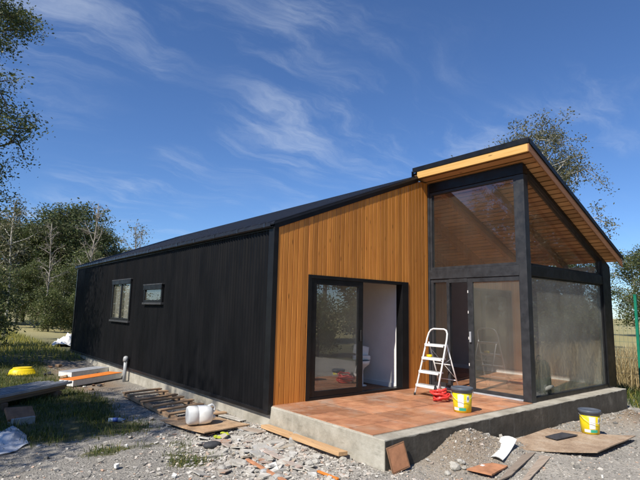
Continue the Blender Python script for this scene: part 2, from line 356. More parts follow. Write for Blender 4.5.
def npmesh(name, V, F, mat, smooth=False):
    """V (n,3); F (m,k) index array"""
    me = bpy.data.meshes.new(name); n, k = F.shape
    me.vertices.add(len(V)); me.vertices.foreach_set('co', np.ascontiguousarray(V, dtype=np.float32).ravel())
    me.loops.add(n*k); me.loops.foreach_set('vertex_index', np.ascontiguousarray(F, dtype=np.int32).ravel())
    me.polygons.add(n); me.polygons.foreach_set('loop_start', np.arange(0, n*k, k, dtype=np.int32))
    me.update(calc_edges=True); me.materials.append(MATS[mat])
    me.polygons.foreach_set('use_smooth', np.full(n, smooth)); return me
def link(name, me, parent=None):
    o = bpy.data.objects.new(name, me); COL.objects.link(o)
    if parent: o.parent = parent
    return o
def empty(name, loc=(0, 0, 0), rz=0):
    o = bpy.data.objects.new(name, None); COL.objects.link(o); o.location = loc; o.rotation_euler = (0, 0, rz); o.empty_display_size = 0.1; return o
def tag(o, label=None, cat=None, group=None, kind=None):
    for k, v in (('label', label), ('category', cat), ('group', group), ('kind', kind)):
        if v: o[k] = v
    return o
def copy_tree(o, parent=None):
    c = o.copy(); COL.objects.link(c); c.parent = parent
    for ch in list(o.children): copy_tree(ch, c)
    return c

def sstep(a, b, x):
    t = min(1, max(0, (x-a)/(b-a))); return t*t*(3-2*t)
def GH(x, y):
    """ground height"""
    z = -0.42
    z += 0.075*math.exp(-((x-0.0)/1.0)**2)*sstep(3.2, 1.5, y)*sstep(-3.2, -2.2, y)
    z += 0.27*math.exp(-((x-1.5)/0.62)**2 - ((y+2.42)/0.42)**2) + 0.09*math.exp(-((x-2.2)/0.8)**2 - ((y+2.5)/0.5)**2)
    z += 0.06*math.exp(-((x-4.6)/1.2)**2 - ((y+2.6)/0.4)**2)
    z += 0.20*math.exp(-((x-6.0)/0.55)**2 - ((y+2.98)/0.2)**2)
    z += 0.22*sstep(8.5, 12.5, y)*sstep(6, -1, x)
    z += 0.05*sstep(-1.0, -4.5, x)*sstep(0, 3, y)
    d = abs(x)+abs(y)
    if d < 60:
        z += 0.03*noise.noise(Vector((x*0.7, y*0.7, 0.3))) + 0.016*noise.noise(Vector((x*2.6, y*2.6, 4))) + 0.008*noise.noise(Vector((x*8, y*8, 9)))
    z += 0.5*noise.noise(Vector((x*0.03, y*0.03, 1.7)))*sstep(30, 80, d)
    return z
def ray(u, v):
    d = _f + _r*(u-320)/FPX - _u*(v-240)/FPX; return d/np.linalg.norm(d)
def at(u, v, z=None):
    """photo pixel -> point on the ground (or on the level z)"""
    d = ray(u, v); zz = -0.42 if z is None else z
    for _ in range(12):
        t = (zz - CAM[2])/d[2]; q = CAM + t*d
        if z is not None: break
        zz = 0.5*zz + 0.5*GH(q[0], q[1])
    return Vector(q)
random.seed(7); rng = np.random.default_rng(11)

# ---------------------------------------------------------------- ground sheet
def axis(lo, hi, step, far):
    a = list(np.arange(lo, hi+step/2, step)); s = step; x = a[-1]
    up = []
    while x < far: s *= 1.22; x += s; up.append(x)
    s = step; x = a[0]; dn = []
    while x > -far: s *= 1.22; x -= s; dn.append(x)
    return np.array(dn[::-1] + a + up)
gx = axis(-6.5, 9.5, 0.09, 900); gy = axis(-6.0, 13.0, 0.09, 900)
def zones(x, y):
    tn = noise.noise(Vector((x*0.55, y*0.55, 2.2))); t2 = noise.noise(Vector((x*1.7, y*1.7, 5.2)))
    turf = sstep(-0.9, -1.9, x + 0.35*tn) * sstep(0.6, 2.0, y + 0.5*tn + 0.25*(x+3))
    turf = max(turf, sstep(9.5, 12.5, y + tn), sstep(8.3, 9.6, x), sstep(-7, -9, x), sstep(-9, -13, y), 0.62*sstep(6, 8.5, y)*sstep(-0.6, -1.6, x))
    turf = max(turf, 0.85*math.exp(-((x+2.2)/0.9)**2 - ((y-0.35)/0.3)**2)*(0.55+t2), 1.15*math.exp(-((x+1.75)/0.55)**2 - ((y+0.55)/0.4)**2)*(0.65+t2), 0.9*math.exp(-((x+1.3)/0.35)**2 - ((y-0.2)/0.35)**2)*(0.5+t2))
    if turf > 0.5 and -0.9 < x < 8 and -3 < y < 9: turf = 0.2
    pale = max(math.exp(-((x+0.6)/0.85)**2 - ((y+0.9)/1.3)**2)*(1.0+0.5*t2), (0.5+0.5*t2)*sstep(-1.6, 0.2, x)*sstep(-2.2, -2.8, y))
    soil = max(sstep(4.6, 6.0, y)*sstep(11.5, 10, y)*sstep(0, -0.8, x)*(0.95+t2), 0.75*math.exp(-((x-1.4)/0.9)**2 - ((y+2.6)/0.5)**2), 1.0*math.exp(-((x-6.0)/0.7)**2 - ((y+3.0)/0.3)**2))
    return min(1, max(0, turf)), min(1, max(0, pale)), min(1, max(0, soil))
V = np.array([(x, y, GH(x, y)) for y in gy for x in gx]); nx = len(gx); ny = len(gy)
i = np.arange(nx-1)[None, :] + nx*np.arange(ny-1)[:, None]; i = i.ravel()
me = npmesh('ground', V, np.stack([i, i+1, i+nx+1, i+nx], 1), 'ground', True)
ca = me.color_attributes.new('zone', 'FLOAT_COLOR', 'POINT')
zc = np.ones((len(V), 4), dtype=np.float32); zc[:, :3] = [zones(a, b) for a, b in V[:, :2]]
ca.data.foreach_set('color', zc.ravel())
tag(link('ground', me), 'grey gravel yard giving way to weedy turf around the house', 'ground', kind='structure')

# ---------------------------------------------------------------- the house
house = empty('house', (0, 0, -0.45))
tag(house, 'black metal clad house with timber gable and glazed front corner on a concrete slab', 'house')
class HB(MB):                                             # house parts are modelled in world metres, parented to the base empty
    def build(s, name, mat, parent=None, bevel=0, loc=None):
        o = MB.build(s, name, mat, parent, bevel)
        o.matrix_parent_inverse = Matrix.Identity(4)
        base = Vector(loc or (0, 0, 0))
        if parent is house: o.location = base + Vector((0, 0, 0.45))
        return o
W_ = 7.62; LEN = 12.95; XG = 3.92; DG = 2.21; DD = 2.44
SL = 0.402                                                # left roof slope
def ztop(x): return 2.93 + SL*x
SR = 0.4475
def zceil(x): return 4.44 - SR*(x-3.58)
def zfas(x): return 4.345 - SR*(x-3.56)

# foundation
f = HB(); f.box(0, 7.46, -DD, 0.0, -0.75, -0.014); f.box(0.0, W_, 0.0, LEN, -0.75, -0.0145)
fo = f.build('foundation_slab', 'concrete', house, 0.012)
# bitumen coat on the front face, ragged upper edge
rr = random.Random(3); top = []; x = 0.012
while x < 7.45:
    top.append((x, -0.028 + rr.uniform(-0.012, 0.008))); x += 0.09
poly = [(0.012, -0.74)] + [(7.448, -0.74)] + [(7.448, -0.03)] + top[::-1]
f = HB(); f.prism(poly, 'y', -DD-0.006, -DD+0.004); f.build('bitumen_coating', 'bitumen', house)

# floor tiles
base = HB().box(0.02, 3.9, -2.23, -0.001, -0.0135, -0.006).build('deck_floor', 'grout', house)
TS = 0.45
tm = MB().box(0.006, TS-0.006, 0.006, TS-0.006, -0.006, 0.001).mesh('floor_tile', 'deck_tile')
def tiles(parent, x0, x1, y0, y1):
    nxx = int(math.ceil((x1-x0)/TS)); nyy = int(math.ceil((y1-y0)/TS)); rt = random.Random(5)
    for a in range(nxx):
        for b in range(nyy):
            xa, ya = x0+a*TS, y1-(b+1)*TS
            w = min(TS, x1-xa); h = min(TS, TS-(y0-ya)) if ya < y0 else TS
            if w < TS-0.01 or h < TS-0.01:
                me = MB().box(0.003, w-0.003, TS-h+0.003, TS-0.003, -0.006, 0.001).mesh('floor_tile', 'deck_tile')
            else: me = tm
            o = link('floor_tile', me, parent); o.location = (xa, ya, rt.uniform(-0.0012, 0.0012))
tiles(base, 0.02, 3.9, -2.23, 0.0)
ifl = HB().box(3.9, 7.5, -2.2, 4.5, -0.0135, -0.0055).build('indoor_floor', 'grout', house)
tiles(ifl, 3.93, 7.5, -2.18, 4.5)
bfl = HB().box(0.1, 3.1, 0.0, 4.0, -0.0135, -0.004).build('bedroom_floor', 'terracotta_dark', house)

# side wall: corrugated sheets
backing = HB().prism([(0.0, -0.01), (LEN, -0.01), (LEN, 2.82), (0.0, 2.82)], 'x', 0.004, 0.1).build('side_wall', 'dark_void', house)
PITCH_C = 0.095; per = 9; sw = PITCH_C*per
nsheet = int(math.ceil(LEN/sw))
def sheet(y0, y1):
    b = MB(); k = max(2, int(round((y1-y0)/PITCH_C*6))); vs = []
    for j in range(k+1):
        y = y0 + (y1-y0)*j/k; x = -0.026 + 0.014*math.cos(2*math.pi*y/PITCH_C)
        vs += [(x, y, -0.09), (x, y, 2.86)]
    return b.add(vs, [(2*j, 2*j+1, 2*j+3, 2*j+2) for j in range(k)], True)
for s_ in range(nsheet):
    y0 = s_*sw; y1 = min(LEN, (s_+1)*sw)
    o = sheet(y0, y1).build('cladding_sheet', 'black_cladding', backing)
    o.location.x = -0.0035*(s_ % 2)
HB().box(-0.062, -0.001, -0.02, LEN, -0.135, -0.075).build('base_flashing', 'black_metal', house, 0.004)
HB().box(-0.058, -0.001, -0.028, 0.13, -0.075, 2.90).box(-0.001, 0.035, -0.028, -0.0215, -0.075, 2.84).build('corner_flashing', 'black_metal', house, 0.004)
HB().box(-0.05, -0.001, LEN-0.1, LEN+0.02, -0.075, 2.88).build('corner_flashing', 'black_metal', house, 0.004)

# windows on the side wall (y range, z range)
def side_window(y0, y1, z0, z1, split):
    f = HB()
    w = 0.11
    f.box(-0.095, 0.0, y0, y1, z1-w, z1); f.box(-0.075, 0.0, y0, y0+w*0.7, z0+w, z1-w); f.box(-0.075, 0.0, y1-w*0.7, y1, z0+w, z1-w)
    f.box(-0.075, 0.0, y0, y1, z0+0.05, z0+w)
    win = f.build('window', 'black_metal', house, 0.004)
    HB().box(-0.100, 0.0, y0-0.02, y1+0.02, z0+0.0, z0+0.049).build('sill', 'window_trim', win, 0.004)
    HB().box(-0.100, 0.0, y0-0.02, y1+0.02, z1+0.001, z1+0.03).build('head_trim', 'window_trim', win, 0.004)
    if split:
        ym = (y0+y1)/2; HB().box(-0.07, 0.0, ym-0.045, ym+0.045, z0+w, z1-w).build('mullion', 'black_metal', win, 0.003)
        spans = [(y0+w*0.7, ym-0.045), (ym+0.045, y1-w*0.7)]
    else: spans = [(y0+w*0.7, y1-w*0.7)]
    for a, b in spans:
        HB().box(-0.050, -0.044, a, b, z0+w, z1-w).build('pane', 'glass_dusty', win)
        if split: HB().box(-0.041, -0.037, a+0.02, a+(b-a)*0.68, z0+w, z1-w).build('blind', 'grey_ceramic', win)
side_window(6.80, 8.42, 1.06, 2.22, True)
side_window(4.58, 5.78, 1.55, 2.02, False)

# timber gable: backing wall pieces and boards
D1, D2, HDR = 0.68, 3.25, 2.10
def zw(x): return 2.845 + 0.40*min(x, 3.62)
gw = HB()
gw.prism([(0.0, -0.01), (D1, -0.01), (D1, zw(D1)), (0.0, zw(0))], 'y', 0.002, 0.14)
gw.prism([(D2, -0.01), (3.9, -0.01), (3.9, 4.18), (3.6, 4.28), (D2, zw(D2))], 'y', 0.002, 0.14)
gw.prism([(D1, HDR), (D2, HDR), (D2, zw(D2)), (D1, zw(D1))], 'y', 0.002, 0.14)
gable = gw.build('timber_wall', 'dark_void', house)
NB = 37; bw = (3.905-0.036)/NB
for k in range(NB):
    x0 = 0.036 + k*bw; x1 = x0 + bw - 0.004; c = 0.007
    segs = [(0.002, None)]
    cuts = []
    if x1 <= D1 or x0 >= D2: cuts = [(x0, x1, 0.002)]
    elif x0 >= D1 and x1 <= D2: cuts = [(x0, x1, HDR+0.001)]
    elif x0 < D1: cuts = [(x0, D1-0.001, 0.002), (D1-0.001, x1, HDR+0.001)]
    else: cuts = [(x0, D2+0.001, HDR+0.001), (D2+0.001, x1, 0.002)]
    b = MB()
    for a, e, z0 in cuts:
        def zt(x): return min(zw(x), 4.31 if x > 3.5 else 9) - 0.004
        vs = []
        for z_of in (lambda x: z0, zt):
            vs += [(a, 0.001, z_of(a)), (a, -0.012, z_of(a)), (a+c, -0.019, z_of(a+c)), (e-c, -0.019, z_of(e-c)), (e, -0.012, z_of(e)), (e, 0.001, z_of(e))]
        b.add(vs, [(0, 5, 4, 3, 2, 1), (6, 7, 8, 9, 10, 11)] + [(j, (j+1) % 6, 6+(j+1) % 6, 6+j) for j in range(6)])
    o = b.build('board', 'pine_stain', gable)
# rake flashing along the gable
def rake_poly(x0, x1, lo, hi): return [(x0, ztop(x0)-lo), (x1, ztop(x1)-lo), (x1, ztop(x1)+hi), (x0, ztop(x0)+hi)]
HB().prism(rake_poly(-0.06, 3.57, 0.105, 0.03), 'y', -0.036, -0.0195).build('rake_flashing', 'black_metal', house, 0.004)

# left roof: ribbed sheets
rib = []; y = -0.05
while y < LEN+0.1:
    rib += [(y, 0.0), (y+0.17, 0.0), (y+0.185, 0.028), (y+0.225, 0.028), (y+0.24, 0.0)]; y += 0.25
def ribbed(x0, x1, zf, th=0.05, ys=rib):
    b = HB(); n = len(ys); vs = []
    for x in (x0, x1):
        vs += [(x, yy, zf(x)+hh) for yy, hh in ys]
    for x in (x0, x1):
        vs += [(x, yy, zf(x)-th) for yy, hh in ys]
    fs = [(j, n+j, n+j+1, j+1) for j in range(n-1)] + [(2*n+j, 2*n+j+1, 3*n+j+1, 3*n+j) for j in range(n-1)]
    fs += [(j, j+1, 2*n+j+1, 2*n+j) for j in range(n-1)] + [(n+j+1, n+j, 3*n+j, 3*n+j+1) for j in range(n-1)]
    fs += [(0, 2*n, 3*n, n), (n-1, 2*n-1, 4*n-1, 3*n-1)]
    return b.add(vs, fs)
roof = ribbed(-0.09, 3.66, lambda x: ztop(x)+0.012, th=0.035).build('roof', 'roof_metal', house)
ribbed(3.92, 7.9, lambda x: 4.50-SR*(x-3.66), ys=[q for q in rib if q[0] > 0.12]).build('rear_roof', 'roof_metal', house)
HB().box(3.60, 3.97, 0.11, LEN+0.1, 4.412, 4.425).build('ridge_cap', 'roof_metal', house)
g = HB(); pr = [(-0.125, 2.895), (-0.13, 2.845), (-0.11, 2.825), (-0.07, 2.825), (-0.058, 2.84), (-0.058, 2.865), (-0.064, 2.865), (-0.066, 2.846), (-0.075, 2.834), (-0.106, 2.834), (-0.122, 2.85), (-0.118, 2.895)]
g.prism(pr, 'y', 0.0, LEN+0.05); gut = g.build('gutter', 'roof_metal', house)
for k in range(15):
    yb = 0.15 + k*0.9
    HB().box(-0.134, -0.06, yb, yb+0.05, 2.897, 2.903).box(-0.1338, -0.1305, yb, yb+0.05, 2.84, 2.897).build('gutter_glint_bracket', 'glint_metal', gut)  # pale bracket strips added to imitate sky glints along the gutter
HB().box(-0.055, 0.0, 0.001, LEN, 2.80, 2.862).build('eave_board', 'black_metal', house)
# back gable and right wall
HB().prism([(0, -0.01), (W_, -0.01), (W_, 2.55), (3.64, 4.33), (0, 2.86)], 'y', LEN-0.12, LEN).build('back_wall', 'black_cladding', house)
HB().prism([(-DG+0.003, -0.01), (LEN-0.12, -0.01), (LEN-0.12, 2.62), (-DG+0.003, 2.62)], 'x', W_-0.03, W_).build('right_wall', 'black_cladding', house)
HB().box(7.5, W_-0.03, -2.17, LEN-0.13, -0.005, 2.63).build('right_wall_lining', 'wallboard', house)

# glazed corner: raised roof
YF, XF = 2.52, 3.56
def zr(x): return 4.59 - SR*(x-XF)
XE = 7.52
HB().prism([(XF, zr(XF)-0.03), (XE, zr(XE)-0.03), (XE, zr(XE)), (XF, zr(XF))], 'y', -YF+0.002, 0.10).build('front_roof', 'roof_metal', house, 0.004)
HB().box(XF-0.012, XF+0.03, -YF, 0.10, zr(XF)-0.095, zr(XF)+0.008).prism([(XF+0.03, zr(XF)-0.105), (XE+0.01, zr(XE+.01)-0.08), (XE+0.01, zr(XE+.01)+0.008), (XF+0.03, zr(XF)+0.008-0.013)], 'y', -YF-0.014, -YF).build('roof_edge_trim', 'black_metal', house, 0.004)
HB().box(XF, XF+0.038, -YF+0.024, -0.02, 4.345, zr(XF)-0.096).build('high_fascia', 'raw_pine', house, 0.004)
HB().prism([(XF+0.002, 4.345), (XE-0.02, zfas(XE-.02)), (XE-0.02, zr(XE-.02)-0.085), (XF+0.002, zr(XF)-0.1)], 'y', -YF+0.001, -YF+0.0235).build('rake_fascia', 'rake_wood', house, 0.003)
HB().prism([(3.585, 4.24), (3.78, 4.24), (3.80, zceil(3.80)+0.065), (7.45, zceil(7.45)+0.065), (7.45, zr(7.45)-0.034), (3.585, zr(3.585)-0.034)], 'y', 0.145, 0.155).build('step_flashing', 'black_metal', house)
# soffit / ceiling boards along Y
cb = HB().prism([(XF+0.04, zceil(XF+.04)+0.045), (7.49, zceil(7.49)+0.045), (7.49, zceil(7.49)+0.06), (XF+0.04, zceil(XF+.04)+0.06)], 'y', -YF+0.03, 0.09).prism([(3.97, zceil(3.97)+0.045), (7.49, zceil(7.49)+0.045), (7.49, zceil(7.49)+0.06), (3.97, zceil(3.97)+0.06)], 'y', 0.0905, 4.6).build('ceiling', 'dark_void', house)
cosr = 1/math.sqrt(1+SR*SR); nb = 29; dxb = (7.48-(XF+0.045))/nb
bm = MB(); bx = dxb*0.80
bm.prism([(0, 0), (bx, -SR*bx), (bx+0.010, -SR*bx+0.022), (0.010, 0.022)], 'y', -YF+0.03, 4.55)
bme = bm.mesh('ceiling_board', 'ceiling_wood')
bms = MB().prism([(0, 0), (bx, -SR*bx), (bx+0.010, -SR*bx+0.022), (0.010, 0.022)], 'y', -YF+0.03, 0.09).mesh('ceiling_board', 'ceiling_wood')
for k in range(nb):
    xk = XF+0.045+k*dxb; o = link('ceiling_board', bme if xk > 3.93 else bms, cb); o.location = (xk, 0, zceil(xk))
for k, yk in enumerate((-1.35, -0.35, 0.65, 1.65, 2.65, 3.65)):
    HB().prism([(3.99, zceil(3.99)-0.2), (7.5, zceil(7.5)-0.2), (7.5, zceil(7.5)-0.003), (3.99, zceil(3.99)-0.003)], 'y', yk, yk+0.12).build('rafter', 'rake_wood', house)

# -X glazed face
def ring_x(x0, x1, y0, y1, z0, z1, w, name='frame', mat='frame_paint', parent=house, wb=None):
    wb = wb or w
    return HB().box(x0, x1, y0, y0+w, z0, z1).box(x0, x1, y1-w, y1, z0, z1).box(x0, x1, y0+w, y1-w, z1-w, z1).box(x0, x1, y0+w, y1-w, z0, z0+wb).build(name, mat, parent, 0.004)
HB().box(XG-0.015, XG+0.13, -0.06, -0.0205, 0.002, 4.26).build('wall_post', 'frame_paint', house, 0.004)
HB().box(XG-0.01, XG+0.15, -DG, -2.06, 0.002, 4.07).build('corner_post', 'frame_paint', house, 0.005)
HB().box(XG-0.012, XG+0.14, -2.059, -0.061, 2.20, 2.39).build('cross_beam', 'frame_paint', house, 0.005)
HB().box(XG-0.02, XG+0.15, -DG-0.002, -0.061, 4.075, 4.27).build('head_beam', 'black_metal', house, 0.004)
uw = ring_x(XG, XG+0.09, -2.058, -0.062, 2.392, 4.07, 0.055, 'upper_window')
HB().box(XG+0.04, XG+0.046, -2.003, -0.117, 2.447, 4.015).build('pane', 'glass_clear', uw)
fx = ring_x(XG+0.01, XG+0.09, -0.53, -0.062, 0.03, 2.196, 0.07, 'fixed_light')
HB().box(XG+0.045, XG+0.051, -0.46, -0.132, 0.10, 2.126).build('pane', 'glass_clear', fx)
ds = HB().box(XG+0.005, XG+0.055, -2.058, -2.045, 0.03, 2.196).box(XG+0.005, XG+0.055, -1.08, -0.96, 0.03, 2.196).box(XG+0.005, XG+0.055, -2.045, -1.08, 2.11, 2.196).box(XG+0.005, XG+0.055, -2.045, -1.08, 0.03, 0.09).build('sliding_door', 'frame_paint', house, 0.004)
HB().box(XG+0.026, XG+0.032, -2.045, -1.08, 0.09, 2.11).build('pane', 'glass_dusty', ds)
HB().box(XG-0.03, XG+0.004, -1.035, -1.005, 0.95, 1.15).build('handle', 'steel_profile', ds, 0.004)
for zz_ in (0.5, 1.0, 1.5, 1.9): HB().box(XG-0.004, XG+0.004, -0.982, -0.968, zz_, zz_+0.05).build('fixing_clip', 'white_paint', ds)
HB().box(XG, XG+0.1, -0.96, -0.53, 2.11, 2.196).build('door_head', 'frame_paint', house, 0.003)
HB().box(XG-0.03, XG+0.12, -2.06, -0.061, 0.0015, 0.028).build('door_track', 'steel_profile', house, 0.003)

# -Y glazed face
XP = 7.20
HB().box(XG+0.151, XP-0.001, -DG+0.005, -DG+0.15, 2.20, 2.39).build('cross_beam', 'black_metal', house, 0.005)
HB().prism([(XP, 0.002), (W_-0.035, 0.002), (W_-0.035, zceil(W_-.035)-0.006), (XP, zceil(XP)-0.006)], 'y', -DG-0.002, -2.06).build('end_post', 'black_metal', house, 0.005)
XA = XG+0.151
HB().prism([(XA, zceil(XA)-0.09), (XP-0.001, zceil(XP)-0.10), (XP-0.001, zceil(XP)-0.008), (XA, zceil(XA)-0.008)], 'y', -DG+0.002, -2.06).build('rake_beam', 'black_metal', house, 0.004)
HB().box(XA, XP-0.001, -DG+0.01, -2.08, 0.002, 0.07).build('bottom_rail', 'black_metal', house, 0.004)
fr = HB().box(XA, XA+0.045, -DG+0.03, -DG+0.1, 0.071, 2.199).box(XP-0.045, XP-0.001, -DG+0.03, -DG+0.1, 0.071, 2.199).box(XA+0.046, XP-0.046, -DG+0.03, -DG+0.1, 2.17, 2.199).build('picture_window', 'black_metal', house, 0.003)
HB().box(XA+0.046, XP-0.046, -DG+0.06, -DG+0.066, 0.071, 2.169).build('pane', 'glass_reflection_haze', fr)
gwin = HB().box(XA, XA+0.04, -DG+0.03, -DG+0.1, 2.391, zceil(XA)-0.095).box(XA+0.041, XP-0.002, -DG+0.03, -DG+0.1, 2.391, 2.43).build('gable_window', 'black_metal', house, 0.003)
HB().prism([(XA+0.041, 2.431), (XP-0.002, 2.431), (XP-0.002, zceil(XP)-0.102), (XA+0.041, zceil(XA+.041)-0.092)], 'y', -DG+0.06, -DG+0.066).build('pane', 'glass_clear', gwin)

# rooms
HB().prism([(0.142, -0.003), (4.5, -0.003), (4.5, 4.27), (0.142, 4.27)], 'x', 3.80, 3.93).build('living_room_wall', 'plaster', house)
HB().prism([(3.931, -0.003), (7.499, -0.003), (7.499, zceil(7.5)-0.01), (3.931, zceil(3.93)-0.01)], 'y', 4.5, 4.6).build('living_room_end_wall', 'plaster', house)
HB().box(4.9, 5.75, 4.46, 4.499, 0.0, 2.05).build('inner_door', 'white_paint', house, 0.004)
HB().box(3.10, 3.25, 0.145, 4.0, -0.003, 2.5).build('bedroom_wall', 'plaster', house)
HB().box(0.0, 3.25, 4.001, 4.1, -0.003, 2.5).build('bedroom_wall', 'plaster', house)
HB().box(0.11, 0.13, 0.145, 4.0, -0.003, 2.5).build('bedroom_wall', 'plaster', house)
HB().box(0.11, 3.25, 0.145, 4.0, 2.501, 2.55).build('bedroom_ceiling', 'plaster', house)
HB().box(3.083, 3.099, 0.15, 4.0, 0.0, 0.09).build('skirting', 'white_paint', house)
HB().box(7.482, 7.4995, -2.05, 4.45, 0.002, 0.10).build('skirting', 'white_paint', house)
HB().box(3.06, 3.0995, 0.13, 0.15, 0.0, 2.09).build('door_reveal', 'white_paint', house)

# sliding door in the gable
df = HB().box(D1, D1+0.07, -0.035, 0.13, 0.002, HDR).box(3.06, D2, -0.035, 0.128, 0.002, HDR).box(D1+0.07, 3.06, -0.035, 0.128, HDR-0.06, HDR).box(D1+0.07, 3.06, -0.035, 0.128, 0.002, 0.045).build('sliding_door', 'black_metal', house, 0.004)
sx0, sx1 = D1+0.072, 1.985
sash = HB().box(sx0, sx0+0.12, -0.02, 0.03, 0.046, HDR-0.061).box(sx1-0.12, sx1, -0.02, 0.03, 0.046, HDR-0.061).box(sx0+0.12, sx1-0.12, -0.02, 0.03, HDR-0.16, HDR-0.061).box(sx0+0.12, sx1-0.12, -0.02, 0.03, 0.046, 0.14).build('door_leaf', 'black_metal', df, 0.004)
HB().box(sx0+0.12, sx1-0.12, 0.0, 0.006, 0.14, HDR-0.16).build('pane', 'glass_dusty', df)
HB().box(sx1-0.075, sx1-0.045, -0.045, -0.0205, 0.95, 1.15).build('handle', 'black_rubber', df, 0.003)

# ---------------------------------------------------------------- things on the deck
def rim(cx, cy, pts): return [(cx+x, cy+y) for x, y in pts]

# step ladder: modelled with its front towards -y, then turned
lad = empty('step_ladder', (2.97, -0.83, 0.001), R(-92))
tag(lad, 'white folding step ladder standing open on the tiled deck', 'ladder')
def lp(x, z):                                             # front frame leans back (towards +y) with height
    return (x, -0.20 + 0.33*z, z)
HT = 1.20; hw0, hw1 = 0.25, 0.225
def hw(z): return hw0 + (hw1-hw0)*z/HT
pts = [lp(-hw(0), 0), lp(-hw(0.5), 0.5), lp(-hw(1.02), 1.02), lp(-hw(1.12)+0.012, 1.12), lp(-hw(1.18)+0.045, 1.175), lp(-hw(1.2)+0.1, 1.197),
       lp(hw(1.2)-0.1, 1.197), lp(hw(1.18)-0.045, 1.175), lp(hw(1.12)-0.012, 1.12), lp(hw(1.02), 1.02), lp(hw(0.5), 0.5), lp(hw(0), 0)]
MB().tube(pts, 0.0155, 10).build('front_frame', 'ladder_paint', lad)
for zs in (0.19, 0.43, 0.67, 0.91):
    w = hw(zs)-0.012; y = -0.20+0.33*zs
    st = MB().box(-w, w, y-0.055, y+0.085, zs-0.012, zs+0.012).box(-w, w, y-0.058, y-0.05, zs-0.035, zs+0.010)
    so = st.build('step', 'ladder_paint', lad, 0.005)
    MB().box(-w+0.03, w-0.03, y-0.045, y+0.075, zs+0.0125, zs+0.0145).build('tread', 'pvc_grey', so)
for sx in (-1, 1):
    MB().tube([(sx*0.215, 0.52, 0.012), (sx*0.205, 0.15, 0.95)], 0.0125, 8).build('rear_leg', 'ladder_paint', lad)
    MB().tube([(sx*0.21, 0.27, 0.66), (sx*0.235, 0.0, 0.58)], 0.006, 6).build('spreader', 'steel_profile', lad)
    for (x, y) in ((sx*hw0, -0.20), (sx*0.215, 0.52)):
        MB().tube([(x, y, 0.0), (x, y+0.004, 0.045)], 0.019, 8).build('rubber_foot', 'black_rubber', lad)
MB().tube([(-0.21, 0.42, 0.27), (0.21, 0.42, 0.27)], 0.009, 6).tube([(-0.21, 0.31, 0.55), (0.21, 0.31, 0.55)], 0.009, 6).build('rear_crossbar', 'ladder_paint', lad)
MB().tube([(-0.21, 0.41, 0.30), (0.205, 0.19, 0.84)], 0.005, 6).build('brace', 'ladder_paint', lad)
MB().tube([(0.21, 0.41, 0.30), (-0.205, 0.19, 0.84)], 0.005, 6).build('brace', 'ladder_paint', lad)
# yellow cloth/tape roll left on the third step
c3 = lad.matrix_basis @ Vector((-0.09, -0.20+0.33*0.67+0.01, 0.67+0.0145))
b = MB()
for k in range(10):
    pass
b.lathe([(0.030, 0.0), (0.048, 0.0), (0.052, 0.006), (0.052, 0.036), (0.048, 0.042), (0.030, 0.042), (0.028, 0.036), (0.028, 0.006)], 20)
o = b.build('tape_roll', 'yellow_plastic'); o.location = c3
tag(o, 'small yellow tape roll lying on a step of the white ladder', 'tape roll')

# red hose coil
hc = at(441, 401, 0.0)
coil = empty('hose_coil', (hc.x, hc.y, 0.001)); coil.scale = (1.15, 1.15, 1.5)
tag(coil, 'tangled red hose coil lying on the deck at the ladder foot', 'hose')
rh = random.Random(4)
for k in range(7):
    n = 26; r0 = rh.uniform(0.085, 0.155); cx, cy = rh.uniform(-0.03, 0.03), rh.uniform(-0.03, 0.03); tilt = rh.uniform(-0.35, 0.35); ph = rh.uniform(0, 6)
    zb = 0.014 + 0.014*k + 0.5*r0*abs(tilt)
    pts = [(cx + r0*math.cos(2*math.pi*i/n+ph)*(1+0.12*math.sin(i*0.7+k)), cy + r0*math.sin(2*math.pi*i/n+ph), max(0.013, zb + tilt*r0*0.6*math.sin(2*math.pi*i/n) + 0.006*math.sin(i*1.3))) for i in range(n+1)]
    MB().tube(pts, 0.012, 7).build('hose_loop', 'red_plastic', coil)
MB().tube([(0.02, 0.1, 0.10), (0.05, 0.14, 0.14), (0.07, 0.17, 0.10)], [0.016, 0.018, 0.014], 8).build('nozzle', 'black_rubber', coil)

